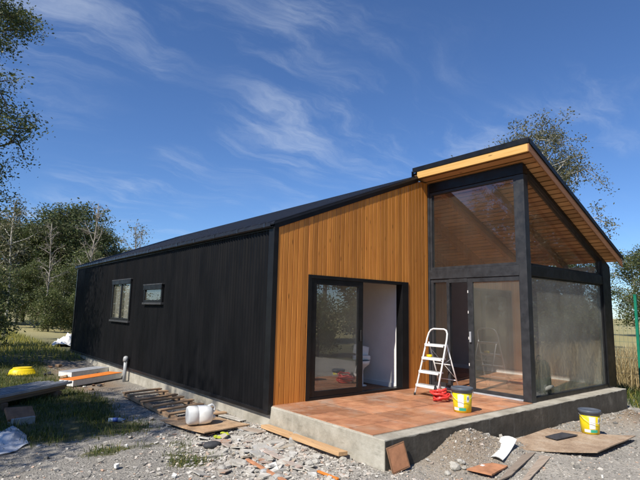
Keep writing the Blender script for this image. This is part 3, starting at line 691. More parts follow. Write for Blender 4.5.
def bucket(loc, rz, label):
    t = empty('paint_bucket', loc, rz); tag(t, label, 'bucket', 'yellow paint buckets')
    H = 0.345; r0, r1 = 0.132, 0.152
    def rad(z): return r0 + (r1-r0)*z/H
    MB().lathe([(r0-0.012, 0.0), (r0, 0.006), (rad(0.15), 0.15), (r1, H)], 40).build('pail', 'bucket_yellow', t)
    MB().lathe([(r1+0.004, H-0.055), (r1+0.008, H-0.05), (r1+0.008, H-0.03), (r1+0.016, H-0.028), (r1+0.018, H+0.008), (r1+0.012, H+0.02), (r1-0.012, H+0.021), (r1-0.016, H+0.008), (0.001, H+0.008)], 40).build('lid', 'bucket_lid', t)
    def patch(name, mat, a0, a1, z0, z1, off=0.0015):
        n = 10; vs = []
        for z in (z0, z1):
            for k in range(n+1):
                a = R(a0 + (a1-a0)*k/n); rr_ = rad(z)+off; vs.append((rr_*math.cos(a), rr_*math.sin(a), z))
        MB().add(vs, [(k, k+1, n+2+k, n+1+k) for k in range(n)], True).build(name, mat, t)
    patch('label_panel', 'label_white', -118, -82, 0.085, 0.27)
    patch('label_panel', 'label_white', -64, -48, 0.16, 0.26)
    patch('label_mark', 'label_blue', -60, -52, 0.185, 0.235, 0.003)
    patch('label_band', 'label_white', -150, -78, 0.03, 0.075)
    patch('label_band', 'label_green', -112, -68, 0.032, 0.073, 0.003)
    patch('label_panel', 'label_white', 60, 110, 0.08, 0.27)
    MB().tube([(r1+0.02, 0.0, H-0.04), (r1*0.98, -0.10, H-0.10), (r1*0.6, -0.155, H-0.15), (0.0, -0.178, H-0.165), (-r1*0.6, -0.155, H-0.15), (-r1*0.98, -0.10, H-0.10), (-r1-0.02, 0, H-0.04)], 0.0028, 6).build('handle', 'steel_profile', t)
    return t
face = math.degrees(math.atan2(CAM[1]+2.0, CAM[0]-2.1)) + 90
bk = at(462.5, 411.5, 0.0); bucket((bk.x, bk.y, 0.001), R(face), 'yellow paint bucket with grey lid standing on the tiled deck')

# bag behind the corner glass
bg_ = empty('rucksack', (4.70, -1.96, 0.002), R(-35)); bg_.scale = (1.05, 1.05, 1.25); tag(bg_, 'dark olive bulky bag standing indoors behind the corner glass', 'bag')
b = MB(); prof = [(0.0, 0.15, 0.11), (0.05, 0.17, 0.13), (0.25, 0.175, 0.14), (0.42, 0.165, 0.13), (0.50, 0.14, 0.105), (0.53, 0.10, 0.07)]
vs = []; n = 20
for z, rx, ry in prof:
    for k in range(n):
        a = 2*math.pi*k/n; e = 0.55
        ca_, sa_ = math.cos(a), math.sin(a)
        vs.append((rx*math.copysign(abs(ca_)**e, ca_), ry*math.copysign(abs(sa_)**e, sa_), z))
b.add(vs, [(i*n+k, i*n+(k+1) % n, (i+1)*n+(k+1) % n, (i+1)*n+k) for i in range(len(prof)-1) for k in range(n)] + [tuple(range(n-1, -1, -1)), tuple(range((len(prof)-1)*n, len(prof)*n))], True)
b.build('body', 'bag_olive', bg_)
MB().box(-0.11, 0.11, -0.20, -0.135, 0.06, 0.30).build('pocket', 'bag_olive', bg_, 0.03)
MB().tube([(-0.05, 0, 0.52), (-0.045, 0, 0.58), (0, 0, 0.60), (0.045, 0, 0.58), (0.05, 0, 0.52)], 0.012, 8).build('carry_loop', 'bag_strap', bg_)
MB().tube([(-0.15, -0.15, 0.08), (-0.06, -0.22, 0.12), (0.05, -0.23, 0.16), (0.13, -0.19, 0.17)], [0.025, 0.03, 0.03, 0.022], 8).build('strap_roll', 'bag_strap', bg_)

# white fixture just inside the gable door
wf = empty('white_fixture', (2.70, 0.74, 0.0), R(-30)); tag(wf, 'white rounded fixture on a thin stand just inside the gable sliding door', 'fixture')
MB().lathe([(0.03, 0.0), (0.10, 0.0), (0.10, 0.02), (0.032, 0.03), (0.028, 0.30), (0.06, 0.36), (0.15, 0.43), (0.17, 0.50), (0.16, 0.505), (0.13, 0.47), (0.001, 0.44)], 24).build('pedestal_bowl', 'white_plastic', wf)
MB().box(-0.19, 0.19, 0.02, 0.2, 0.508, 0.60).build('rim_block', 'white_plastic', wf, 0.02)
o = MB().box(-0.17, 0.17, -0.02, 0.02, 0.0, 0.20).build('raised_lid', 'white_plastic', wf, 0.015); o.location = (0, 0.16, 0.60); o.rotation_euler = (R(-14), R(12), 0)

# ---------------------------------------------------------------- slabs, boards and other site litter
def board(name, corners_px, th, mat, label, cat, group=None, lift=0.0, sag=0.0, z=None, n=6):
    """flat sheet whose corner pixels are given anticlockwise; laid on the ground with real thickness, slightly warped"""
    q = [at(u, v, z) for u, v in corners_px]; c = sum(q, Vector())/len(q)
    if z is None:
        zt = max(GH(p.x, p.y) for p in q+[c]) if lift == 0 else c.z
    else: zt = z
    b = MB(); vs = []
    q = [p-c for p in q]
    if len(q) == 4:
        for lay in (0, 1):
            for j in range(n+1):
                for i_ in range(n+1):
                    s_, t_ = i_/n, j/n
                    p = (q[0]*(1-s_)+q[1]*s_)*(1-t_) + (q[3]*(1-s_)+q[2]*s_)*t_
                    jag = 0.006*noise.noise(Vector((p.x*7+c.x, p.y*7, 3)))
                    zz_ = zt - c.z + lift + sag*((2*s_-1)**2-0.3) + 0.004*noise.noise(Vector((p.x*3, p.y*3, c.x)))
                    vs.append((p.x+jag, p.y-jag, zz_ + lay*th))
        m_ = (n+1)*(n+1); fs = []
        for j in range(n):
            for i_ in range(n):
                a = j*(n+1)+i_; fs += [(a+m_, a+1+m_, a+n+2+m_, a+n+1+m_), (a, a+n+1, a+n+2, a+1)]
        for i_ in range(n):
            a = i_; fs.append((a, a+1, a+1+m_, a+m_)); a = n*(n+1)+i_; fs.append((a+1, a, a+m_, a+1+m_))
            a = i_*(n+1); fs.append((a+n+1, a, a+m_, a+n+1+m_)); a = i_*(n+1)+n; fs.append((a, a+n+1, a+n+1+m_, a+m_))
        b.add(vs, fs)
    else:
        b.prism([(p.x, p.y) for p in q], 'z', zt-c.z+lift, zt-c.z+lift+th)
    o = b.build(name, mat); o.location = c; 
    return tag(o, label, cat, group)

board('weathered_board', [(496, 440), (598, 458.5), (636, 441), (548, 431)], 0.016, 'weathered', 'large weathered fibreboard sheet lying on gravel under a yellow bucket', 'board', sag=0.02, lift=0.004)
def top_at(o, x, y):
    return max((o.matrix_basis @ v.co for v in o.data.vertices), key=lambda q: (-round(math.hypot(q.x-x, q.y-y), 2), q.z)).z
wb_ = bpy.data.objects['weathered_board']
wp = at(562, 438.0)
o = board('dark_panel', [(545, 437), (557, 440), (578, 435.5), (562, 433)], 0.012, 'rubble_dark', 'small black panel lying on the large weathered board', 'panel', lift=0.0, z=top_at(wb_, wp.x, wp.y)+0.006)
bk = at(590.5, 434.0, -0.37); bucket((bk.x, bk.y, top_at(wb_, bk.x, bk.y)+0.001), R(face+12), 'yellow paint bucket with grey lid standing on the weathered board on the gravel')
board('floor_slab', [(467, 472), (492, 480), (508, 468), (489, 461)], 0.018, 'terracotta', 'square brown tile lying flat on the gravel near two grey offcuts', 'tile', lift=0.012)
board('grey_offcut', [(497, 487), (512, 478), (536, 453), (524, 452)], 0.016, 'grey_plank', 'narrow grey board offcut beside the square brown tile', 'board', lift=0.01)
board('grey_offcut', [(517, 490), (530, 482), (551, 458), (541, 456)], 0.016, 'grey_plank', 'wider grey board offcut lying farthest from the square brown tile', 'board', lift=0.01)
pA, pB = at(496, 461), at(509, 444); dv = pB-pA; Lc = dv.length; vs = []; n = 10
for lay in (0, 0.006):
    for i_ in range(n+1):
        for j in (-1, -0.5, 0, 0.5, 1):
            x = Lc*i_/n; vs.append((x, 0.085*j*(1+0.25*i_/n), 0.02 + 0.10*(i_/n)**2 + 0.03*(1-j*j) + lay))
m_ = (n+1)*5; fs = []
for i_ in range(n):
    for j in range(4):
        q = i_*5+j; fs += [(q, q+1, q+6, q+5), (q+m_, q+5+m_, q+6+m_, q+1+m_)]
o = MB().add(vs, fs, True).build('white_offcut', 'foam_white'); o.location = (pA.x, pA.y, GH(pA.x, pA.y)); o.rotation_euler = (0, 0, math.atan2(dv.y, dv.x))
tag(o, 'white curved plastic offcut lying on the gravel behind the brown tile', 'offcut')
o = board('white_offcut', [(500, 446), (505, 447), (503, 439), (499, 437)], 0.012, 'pale_ceramic', 'small pale offcut at the corner of the weathered board', 'offcut', lift=0.03)

# leaning tile against the slab front
lt = empty('leaning_tile', (0.16, -2.462, GH(0.16, -2.6)), 0)
tag(lt, 'brown square tile leaning against the dark slab front', 'tile')
o = MB().box(-0.155, 0.155, -0.012, 0.0, 0, 0.30).build('tile_body', 'terracotta_dark', lt, 0.004); o.rotation_euler = (R(-14), R(-7), 0); o.location = (0.02, -0.082, 0.015)
o2 = MB().box(-0.135, 0.135, -0.0145, -0.0121, 0.02, 0.28).build('tile_back_face', 'terracotta', lt, 0.002); o2.rotation_euler = o.rotation_euler; o2.location = o.location

def beam(name, a, b_, w, h, mat, label, cat, group=None, roll=0, parent=None):
    """timber from a to b (points on its underside)"""
    a, b_ = Vector(a), Vector(b_); d = b_-a; Ln = d.length
    m = MB().box(0, Ln, -w/2, w/2, 0, h).build(name, mat, parent, 0.004)
    m.matrix_basis = Matrix.Translation(a) @ d.to_track_quat('X', 'Z').to_matrix().to_4x4() @ Matrix.Rotation(R(roll), 4, 'X')
    if label: tag(m, label, cat, group)
    return m
def gpt(u, v, dz=0.0):
    p = at(u, v); return Vector((p.x, p.y, GH(p.x, p.y)+dz))
A = gpt(276, 436); B = gpt(349, 466)
beam('timber_plank', (-0.10, -0.02, GH(-0.1, -0.02)+0.03), (-0.13, -1.86, GH(-0.13, -1.86)+0.055), 0.15, 0.05, 'plank_orange', 'long sawn plank lying along the deck slab side', 'plank', roll=-4)
beam('timber_strip', gpt(247, 462, 0.02), gpt(285, 484, 0.02), 0.05, 0.022, 'terracotta', 'thin reddish timber strip lying across the rubble', 'strip')
beam('orange_strip', gpt(318, 473, 0.01), gpt(338, 481, 0.01), 0.035, 0.02, 'orange_paint', 'short bright orange strip lying in the gravel beside the slab', 'strip')
beam('timber_strip', gpt(262, 452, 0.03), gpt(300, 470, 0.02), 0.09, 0.016, 'pink_ceramic', 'broad pinkish board strip lying across the rubble', 'strip')
beam('timber_strip', gpt(222, 424, 0.02), gpt(262, 434, 0.015), 0.16, 0.014, 'grey_plank', 'pale grey board strip lying beside the foundation near the corner', 'strip')
beam('timber_strip', gpt(205, 412, 0.02), gpt(243, 422, 0.015), 0.14, 0.014, 'pale_ceramic', 'whitish board strip lying between the slatted frame and the foundation', 'strip')

# chipboard sheet with the jug
cs = board('chipboard_sheet', [(160, 426), (204, 439.5), (250, 427), (205, 416)], 0.016, 'chipboard', 'brown chipboard sheet on the ground under the white jug', 'board', lift=0.045, sag=0.012)
jl = at(199, 428.5); jz = cs.location.z
zt = max((cs.matrix_basis @ v.co).z for v in cs.data.vertices)
jug = empty('jerrycan', (jl.x, jl.y, zt-0.008), R(-12)); tag(jug, 'white plastic jug lying on its side on the chipboard sheet', 'jug')
b = MB(); n = 24; prof = [(-0.20, 0.10, 0.10), (-0.195, 0.125, 0.125), (-0.17, 0.14, 0.138), (-0.05, 0.143, 0.14), (-0.045, 0.137, 0.134), (-0.035, 0.137, 0.134), (-0.03, 0.143, 0.14), (0.08, 0.142, 0.14), (0.15, 0.13, 0.128), (0.19, 0.10, 0.10), (0.205, 0.05, 0.05)]
vs = []
for x, ry, rz in prof:
    for k in range(n):
        a = 2*math.pi*k/n; e = 0.7; c_, s_ = math.cos(a), math.sin(a)
        vs.append((x, ry*math.copysign(abs(c_)**e, c_), 0.14 + rz*math.copysign(abs(s_)**e, s_)))
b.add(vs, [(i*n+k, (i+1)*n+k, (i+1)*n+(k+1) % n, i*n+(k+1) % n) for i in range(len(prof)-1) for k in range(n)] + [tuple(range(n)), tuple(range(len(prof)*n-1, (len(prof)-1)*n-1, -1))], True)
b.build('body', 'white_plastic', jug)
MB().tube([(0.20, -0.03, 0.10), (0.235, -0.03, 0.10)], 0.030, 16).build('cap', 'foam_white', jug)
MB().tube([(0.12, 0.0, 0.262), (0.185, 0.0, 0.285), (0.235, 0.01, 0.25), (0.235, 0.01, 0.19), (0.195, 0.005, 0.165)], 0.018, 10).build('handle', 'white_plastic', jug)

# slatted timber frame along the foundation (like a pallet lying flat)
pal = empty('slatted_frame', (0, 0, 0)); tag(pal, 'weathered slatted timber frame lying beside the side wall foundation', 'frame')
pa, pb = gpt(140, 397, 0.03), gpt(237, 424, 0.03)         # outer rail
pc, pd = gpt(160, 388, 0.03), gpt(262, 415, 0.03)         # rail at the foundation
ux = (pb-pa).normalized(); side = Vector((-0.12, 2.2, 0)) 
near0, near1 = Vector((-0.93, 1.05, 0)), Vector((-0.85, 4.25, 0)); wall0, wall1 = Vector((-0.14, 1.2, 0)), Vector((-0.12, 4.4, 0))
def onG(p, dz): return Vector((p.x, p.y, -0.385+dz))
beam('rail', onG(near0, 0.0), onG(near1, 0.0), 0.07, 0.07, 'old_plank', None, None, parent=pal)
beam('rail', onG(wall0, 0.0), onG(wall1, 0.0), 0.07, 0.07, 'old_plank', None, None, parent=pal)
rs = random.Random(2)
for k in range(8):
    s_ = 0.02 + 0.96*k/7 + rs.uniform(-0.02, 0.02)
    beam('slat', onG(near0.lerp(near1, s_)+Vector((-0.08, rs.uniform(-.05, .05), 0)), 0.071), onG(wall0.lerp(wall1, s_)+Vector((0.05, rs.uniform(-.08, .08), 0)), 0.071+rs.uniform(0, 0.01)), 0.11, 0.028, 'old_plank', None, None, parent=pal)

# vent pipe
vp = empty('vent_pipe', (-0.12, 6.62, GH(-0.12, 6.62)-0.05)); tag(vp, 'grey plastic vent pipe with a capped top rising beside the side wall', 'pipe')
MB().tube([(0, 0, 0), (0, 0, 0.60)], 0.045, 16).build('pipe', 'pvc_grey', vp)
MB().lathe([(0.05, 0.56), (0.065, 0.565), (0.066, 0.63), (0.058, 0.67), (0.03, 0.695), (0.001, 0.70)], 16).build('cap', 'pvc_grey', vp)

# insulated panels near the wall
def panel(name, a, b_, w, h, label, top_mat, z0=0.0):
    a, b_ = Vector(a), Vector(b_); d = b_-a; t = empty(name, a, math.atan2(d.y, d.x)); tag(t, label, 'panel', 'insulated panels stacked by the side wall')
    MB().box(0, d.length, -w/2, w/2, 0, h-0.012).build('foam_core', 'foam_white', t, 0.004)
    MB().box(-0.003, d.length+0.003, -w/2-0.003, w/2+0.003, h-0.012, h).build('facing_sheet', top_mat, t, 0.002)
    return t
p0, p1 = gpt(70, 382, 0.0), gpt(126, 377.5, 0.0)
panel('insulated_panel', (-1.55, 6.35, -0.40), (-0.16, 7.25, -0.40), 0.42, 0.15, 'white foam core panel with an orange top sheet beside the vent pipe', 'orange_paint')
panel('insulated_panel', (-1.25, 7.9, -0.38), (-0.12, 8.6, -0.38), 0.45, 0.13, 'white foam core panel with a grey top sheet nearest the far wall corner', 'steel_profile')

# yellow basin upside down
yb = at(22, 374); yo = empty('basin', (yb.x, yb.y, GH(yb.x, yb.y)-0.01)); tag(yo, 'yellow plastic basin lying upside down in the weeds', 'basin')
b = MB(); b.lathe([(0.30, 0.0), (0.31, 0.0), (0.31, 0.02), (0.285, 0.025), (0.26, 0.12), (0.20, 0.165), (0.10, 0.185), (0.001, 0.19)], 32); bo = b.build('bowl', 'yellow_plastic', yo); bo.scale = (1.15, 0.9, 1)
bo = MB().lathe([(0.19, 0.168), (0.20, 0.168), (0.20, 0.186), (0.19, 0.188), (0.18, 0.186)], 32).build('foot_ring', 'yellow_plastic', yo); bo.scale = (1.15, 0.9, 1)

# stack of steel profiles and planks on supports at the left
s0, s1 = Vector((-1.92, 5.35, 0)), Vector((-4.6, 3.05, 0)); dirn = (s1-s0).normalized(); nrm = Vector((-dirn.y, dirn.x, 0))
zb = -0.30
rs = random.Random(9)
bearers = []
for k, s_ in enumerate((0.35, 1.75, 3.1)):
    p = s0 + dirn*s_
    bb = MB().box(-0.06, 0.06, -0.32, 0.32, 0, 0.12).build('bearer', 'brown_block', None, 0.006)
    bb.location = (p.x, p.y, -0.40); bb.rotation_euler = (0, 0, math.atan2(dirn.y, dirn.x)); tag(bb, 'short dark timber bearer under the stack of planks and steel profiles', 'bearer', 'bearers under the stack')
for lay in range(2):
    for k in range(3):
        off = nrm*(-0.22 + 0.21*k + rs.uniform(-.02, .02)); e0 = rs.uniform(0, 0.25)
        beam('scaffold_plank', s0+off+dirn*e0+Vector((0, 0, -0.275+0.05*lay)), s1+off+Vector((0, 0, -0.275+0.05*lay)), 0.19, 0.045, 'old_plank', 'brown plank in the stack under the steel profiles', 'plank', 'planks stacked on bearers')
for k in range(5):
    off = nrm*(-0.26 + 0.125*k); e0 = rs.uniform(-0.15, 0.3); a = s0+off+dirn*e0; e = s1+off
    Ln = (e-a).length; b = MB(); w = 0.055; h = 0.05
    b.prism([(-w, 0), (w, 0), (w, h), (w-0.02, h), (w-0.02, h-0.004), (w-0.004, h-0.004), (w-0.004, 0.004), (-w+0.004, 0.004), (-w+0.004, h-0.004), (-w+0.02, h-0.004), (-w+0.02, h), (-w, h)], 'x', 0, Ln)
    o = b.build('steel_channel', 'steel_profile'); d = (e-a)
    o.location = (a.x, a.y, -0.178); o.rotation_euler = (0, 0, math.atan2(d.y, d.x))
    tag(o, 'long grey steel channel on top of the plank stack', 'channel', 'steel channels on the plank stack')
# brown block and grey block beneath the stack
p = at(21, 424); b0 = MB().box(-0.17, 0.17, -0.10, 0.10, 0, 0.12).build('concrete_block', 'grey_ceramic', None, 0.01); b0.location = (p.x, p.y, GH(p.x, p.y)-0.01); b0.rotation_euler = (0, 0, R(12)); tag(b0, 'pale grey block standing in the grass under a brown slab', 'block')
b1 = MB().box(-0.20, 0.20, -0.15, 0.15, 0, 0.05).build('paving_slab', 'terracotta_dark', None, 0.008); b1.location = (p.x-0.02, p.y+0.08, GH(p.x, p.y)+0.125); b1.rotation_euler = (R(28), R(3), R(8)); tag(b1, 'brown slab tilted on a grey block beside the plank stack', 'slab')

# crumpled plastic sheets
def crumple(name, outline_px, mat, h, label, cat, seed):
    q = [at(u, v) for u, v in outline_px]; c = sum(q, Vector())/len(q); n = 14; vs = []
    for j in range(n+1):
        for i_ in range(n+1):
            s_, t_ = i_/n, j/n; p = (q[0]*(1-s_)+q[1]*s_)*(1-t_) + (q[3]*(1-s_)+q[2]*s_)*t_
            w = noise.noise(Vector((p.x*2.2+seed, p.y*2.2, 1))) + 0.6*abs(noise.noise(Vector((p.x*6, p.y*6+seed, 2))))
            ed = 0.08*noise.noise(Vector((p.x*3, p.y*3, seed)))
            bump_ = math.sin(math.pi*min(1, max(0, s_)))*math.sin(math.pi*t_)
            vs.append((p.x-c.x+ed, p.y-c.y-ed, GH(p.x, p.y)-c.z+0.015+max(0, h*(0.35+w)*(0.25+0.75*bump_))))
    m_ = len(vs); vs += [(x, y, z-0.004) for x, y, z in vs]
    fs = []
    for j in range(n):
        for i_ in range(n):
            a = j*(n+1)+i_; fs += [(a, a+1, a+n+2, a+n+1), (a+m_, a+n+1+m_, a+n+2+m_, a+1+m_)]
    o = MB().add(vs, fs, True).build(name, mat); o.location = c; return tag(o, label, cat)
crumple('plastic_sheet', [(-14, 461), (32, 446), (14, 428), (-18, 437)], 'plastic_film', 0.14, 'crumpled translucent plastic sheet lying on the gravel by the grass', 'plastic sheet', 3.3)
crumple('white_tarpaulin', [(52, 347), (84, 347), (84, 339), (60, 340)], 'foam_white', 0.5, 'white tarpaulin heap beyond the far end of the side wall', 'tarpaulin', 8.1)

# bottle
p = gpt(116, 422); bt = empty('water_bottle', (p.x, p.y, p.z+0.035), R(-25)); tag(bt, 'clear plastic water bottle with a blue label lying in the grass', 'bottle')
def latx(prof): 
    b = MB(); b.lathe(prof, 16); b.v = [(z, x, y) for x, y, z in b.v]; return b
latx([(0.001, -0.12), (0.03, -0.12), (0.034, -0.11), (0.034, 0.05), (0.028, 0.085), (0.013, 0.105), (0.013, 0.12)]).build('body', 'bottle_plastic', bt)
latx([(0.0348, -0.05), (0.0352, -0.05), (0.0352, 0.03), (0.0348, 0.03)]).build('label_sleeve', 'label_blue', bt)
latx([(0.001, 0.12), (0.015, 0.12), (0.015, 0.14), (0.001, 0.14)]).build('cap', 'label_blue', bt)
# yellow-green rags near the chipboard
for u, v, sd, lb in ((217, 439.5, 1.2, 'small yellow green rag lying beside the chipboard sheet'), (225, 437, 4.4, 'yellow green glove lying on the rubble near the chipboard sheet')):
    p = gpt(u, v); b = MB(); n = 7; vs = []
    for j in range(n+1):
        for i_ in range(n+1):
            x, y = (i_/n-0.5)*0.16, (j/n-0.5)*0.10
            vs.append((x+0.015*noise.noise(Vector((x*20, y*20, sd))), y+0.015*noise.noise(Vector((x*20, y*20, sd+5))), 0.02+0.05*abs(noise.noise(Vector((x*14, y*14, sd+2))))))
    b.add(vs, [(j*(n+1)+i_, j*(n+1)+i_+1, (j+1)*(n+1)+i_+1, (j+1)*(n+1)+i_) for j in range(n) for i_ in range(n)], True)
    o = b.build('cloth_rag', 'rag'); o.location = p+Vector((0, 0, 0.01)); o.rotation_euler = (0, 0, sd); tag(o, lb, 'rag')
p = gpt(212, 447); o = MB().lathe([(0.001, 0.0), (0.09, 0.0), (0.11, 0.02), (0.10, 0.05), (0.06, 0.07), (0.001, 0.075)], 14).build('black_tray', 'rubble_dark'); o.location = p; o.scale = (1.2, 0.8, 1); tag(o, 'black plastic lid lying on the rubble below the chipboard sheet', 'lid')
p = gpt(263, 440); o = MB().box(-0.14, 0.14, -0.1, 0.1, 0, 0.11).build('render_block', 'grey_ceramic', None, 0.02); o.location = (p.x+0.35, p.y-0.35, p.z-0.02); o.rotation_euler = (R(9), R(-6), R(40)); tag(o, 'pale grey concrete lump on the rubble beside the long plank', 'lump')

# broken tile and board shards on the rubble strip: individuals
rs = random.Random(21)
shard_mats = ['pale_ceramic', 'pale_ceramic', 'pink_ceramic', 'grey_ceramic', 'brick_dust', 'render_white', 'mortar_chunk', 'board_scrap', 'mortar_chunk', 'pale_ceramic', 'board_scrap', 'grey_ceramic']
words = {'pale_ceramic': 'pale cream', 'pink_ceramic': 'pinkish', 'grey_ceramic': 'grey', 'brick_dust': 'terracotta red', 'render_white': 'white', 'mortar_chunk': 'rough mortar', 'board_scrap': 'tan fibreboard'}
def shard(p, size, mat, label, group, cat='shard', name='tile_shard', th=0.012):
    k = rs.choice((4, 4, 5, 6)); ang = sorted(rs.uniform(0, 6.283) for _ in range(k)); 
    if max((ang[(i_+1) % k]-ang[i_]) % 6.283 for i_ in range(k)) > 3.0: ang = [6.283*i_/k+rs.uniform(-.3, .3) for i_ in range(k)]
    st = rs.uniform(0.5, 1.0)
    o = MB().prism([(size*math.cos(a)*rs.uniform(.8, 1.1), st*size*math.sin(a)*rs.uniform(.8, 1.1)) for a in ang], 'z', 0, th*rs.uniform(0.7, 2.2)).build(name, mat)
    o.location = (p.x, p.y, p.z+0.004+rs.uniform(0, 0.018)); o.rotation_euler = (rs.gauss(0, .16), rs.gauss(0, .16), rs.uniform(0, 6.28))
    tag(o, label, cat, group)
for k in range(130):
    while True:
        u = rs.gauss(262, 34); v = rs.gauss(455, 13)
        if 190 < u < 372 and 428 < v < 482 and v > 422 + (u-200)*0.26: break
    p = gpt(u, v); m = rs.choice(shard_mats)
    shard(p, 0.03+0.16*rs.random()**2.2, m, words[m]+' broken shard among the rubble beside the deck slab', words[m]+' shards in the rubble')
for k in range(26):
    u = rs.uniform(150, 260); v = 404 + (u-150)*0.25 + rs.uniform(-2, 18); p = gpt(u, v)
    if p.x > -0.08 or (p.x < -.05 and p.y > 1.0 and p.x > -1): continue
    m = rs.choice(shard_mats[:5]); shard(p, rs.uniform(0.05, 0.12), m, words[m]+' broken piece lying near the slatted frame', words[m]+' pieces near the slatted frame')
for k in range(22):
    u = rs.uniform(60, 620); v = rs.uniform(438, 480)
    if 180 < u < 380 or (470 < u and v < 462): continue
    p = gpt(u, v); shard(p, rs.uniform(0.02, 0.05), rs.choice(['foam_white', 'pale_ceramic']), 'small pale fragment lying loose on the open gravel', 'pale fragments on the gravel', 'fragment', 'fragment', 0.02)
for k in range(16):
    u = rs.uniform(40, 125); v = rs.uniform(366, 392); p = gpt(u, v)
    if p.x > -0.1: continue
    shard(p, rs.uniform(0.05, 0.13), rs.choice(['foam_white', 'rubble_dark', 'terracotta_dark', 'old_plank']), 'scrap of building waste lying near the insulated panels', 'scraps near the insulated panels', 'scrap', 'scrap', 0.03)
def lump(p, r_, mat, label, group):
    import bmesh
    bm_ = bmesh.new(); bmesh.ops.create_icosphere(bm_, subdivisions=2, radius=r_); sd = rs.uniform(0, 50)
    for v_ in bm_.verts:
        v_.co *= 1 + 0.55*noise.noise(v_.co*(1.6/r_*0.6)+Vector((sd, 0, 0))); v_.co.z *= 0.62
    me_ = bpy.data.meshes.new('mortar_lump'); bm_.to_mesh(me_); bm_.free(); me_.materials.append(MATS[mat])
    o = link('mortar_lump', me_); o.location = p+Vector((0, 0, r_*0.35)); o.rotation_euler = (0, 0, sd); tag(o, label, 'lump', group)
for u, v, w in ((455, 468, 0.07), (461, 463, 0.055), (448, 474, 0.04), (464, 469, 0.035)):
    lump(gpt(u, v), w, 'mortar_chunk', 'pale mortar lump on the gravel in front of the dirt pile', 'mortar lumps before the dirt pile')
for k in range(34):
    while True:
        u = rs.gauss(275, 38); v = rs.gauss(458, 12)
        if 195 < u < 372 and 430 < v < 482 and v > 422 + (u-200)*0.26: break
    lump(gpt(u, v), 0.018+0.05*rs.random()**2, rs.choice(('mortar_chunk', 'grey_ceramic', 'mortar_chunk')), 'rounded mortar lump among the rubble shards beside the deck slab', 'mortar lumps in the rubble')

# ---------------------------------------------------------------- fence on the right
FX = 9.9
post = MB().box(-0.03, 0.03, -0.03, 0.03, 0, 2.55).box(-0.036, 0.036, -0.036, 0.036, 2.55, 2.57).mesh('post', 'fence_green')
wb = MB()
for k in range(26): wb.box(-0.0022, 0.0022, k*0.0985-0.0022, k*0.0985+0.0022, 0.05, 1.75)
for z in (0.1, 0.5, 0.9, 1.3, 1.7): wb.box(-0.0068, -0.0024, 0, 2.46, z-0.003, z+0.003)
wire = wb.mesh('mesh_panel', 'wire_grey')
fence = empty('mesh_fence', (FX, 0, -0.45)); tag(fence, 'green posted wire mesh fence running past the glazed end of the house', 'fence')
for k in range(9):
    yk = -1.93 + 2.5*k
    o = link('post', post, fence); o.location = (0, yk, GH(FX, yk)+0.45-0.05)
    if k < 8: o = link('mesh_panel', wire, fence); o.location = (0, yk+0.035, GH(FX, yk)+0.45)

# ---------------------------------------------------------------- scattered ground cover (uncountable)
rng = np.random.default_rng(5)
cube = np.array([(-1, -1, -1), (1, -1, -1), (1, 1, -1), (-1, 1, -1), (-1, -1, 1), (1, -1, 1), (1, 1, 1), (-1, 1, 1)], float)
cf = np.array([(0, 3, 2, 1), (4, 5, 6, 7), (0, 1, 5, 4), (1, 2, 6, 5), (2, 3, 7, 6), (3, 0, 4, 7)])
def stones(P, size, flat=0.6, jit=0.35):
    n = len(P); v = cube[None]*(1+rng.uniform(-jit, jit, (n, 8, 3)))*0.62
    v *= (size[:, None]*np.stack([rng.uniform(.7, 1.3, n), rng.uniform(.7, 1.3, n), rng.uniform(.5, 1, n)*flat], 1))[:, None, :]
    a = rng.uniform(0, 6.283, n); b = rng.normal(0, .35, n); ca, sa, cb_, sb = np.cos(a), np.sin(a), np.cos(b), np.sin(b)
    x, y, z = v[..., 0], v[..., 1], v[..., 2]
    y, z = y*cb_[:, None]-z*sb[:, None], y*sb[:, None]+z*cb_[:, None]
    x, y = x*ca[:, None]-y*sa[:, None], x*sa[:, None]+y*ca[:, None]
    V = np.stack([x, y, z], -1) + P[:, None, :]
    F = cf[None] + 8*np.arange(n)[:, None, None]
    return V.reshape(-1, 3), F.reshape(-1, 4)
def spots(n, test, box):
    out_ = []
    while len(out_) < n:
        x = random.uniform(box[0], box[1]); y = random.uniform(box[2], box[3])
        if 0 < x < 7.5 and y > -2.44: continue
        if 0 <= x and y > 0: continue
        w = test(x, y)
        if w > 0 and random.random() < w: out_.append((x, y, GH(x, y)))
    return np.array(out_)
random.seed(3)
P = spots(26000, lambda x, y: max(0.0, 1-1.5*zones(x, y)[0])*(0.35+0.65*min(1, 5.5/math.hypot(x+4.4, y+6.6))**2), (-4.6, 8.0, -5.0, 5.5))
sz = 0.006 + 0.016*rng.power(0.55, len(P))[:]*rng.uniform(.3, 1, len(P)); P[:, 2] += sz*0.15
V, F = stones(P, sz*1.1)
tag(link('loose_gravel', npmesh('loose_gravel', V, F, 'pebble')), 'loose grey gravel stones strewn over the yard', 'gravel', kind='stuff')
P = spots(1300, lambda x, y: max(0.0, 1-1.5*zones(x, y)[0])*max(0.05, 0.4+1.2*noise.noise(Vector((x*0.9, y*0.9, 12)))), (-4.4, 7.5, -5.0, 4.0))
sz = 0.018 + 0.032*rng.power(0.5, len(P))*rng.uniform(.2, 1, len(P)); P[:, 2] += sz*0.1
V, F = stones(P, sz, 0.7)
tag(link('coarse_gravel', npmesh('coarse_gravel', V, F, 'pebble')), 'coarser stones mixed through the yard gravel', 'gravel', kind='stuff')
P = spots(6500, lambda x, y: math.exp(-((x+0.6)/0.85)**2-((y+0.9)/1.3)**2), (-2.8, 1.2, -4.0, 2.5))
sz = 0.010 + 0.032*rng.power(0.6, len(P))*rng.uniform(.3, 1.2, len(P)); P[:, 2] += sz*0.2
V, F = stones(P, sz, 0.3)
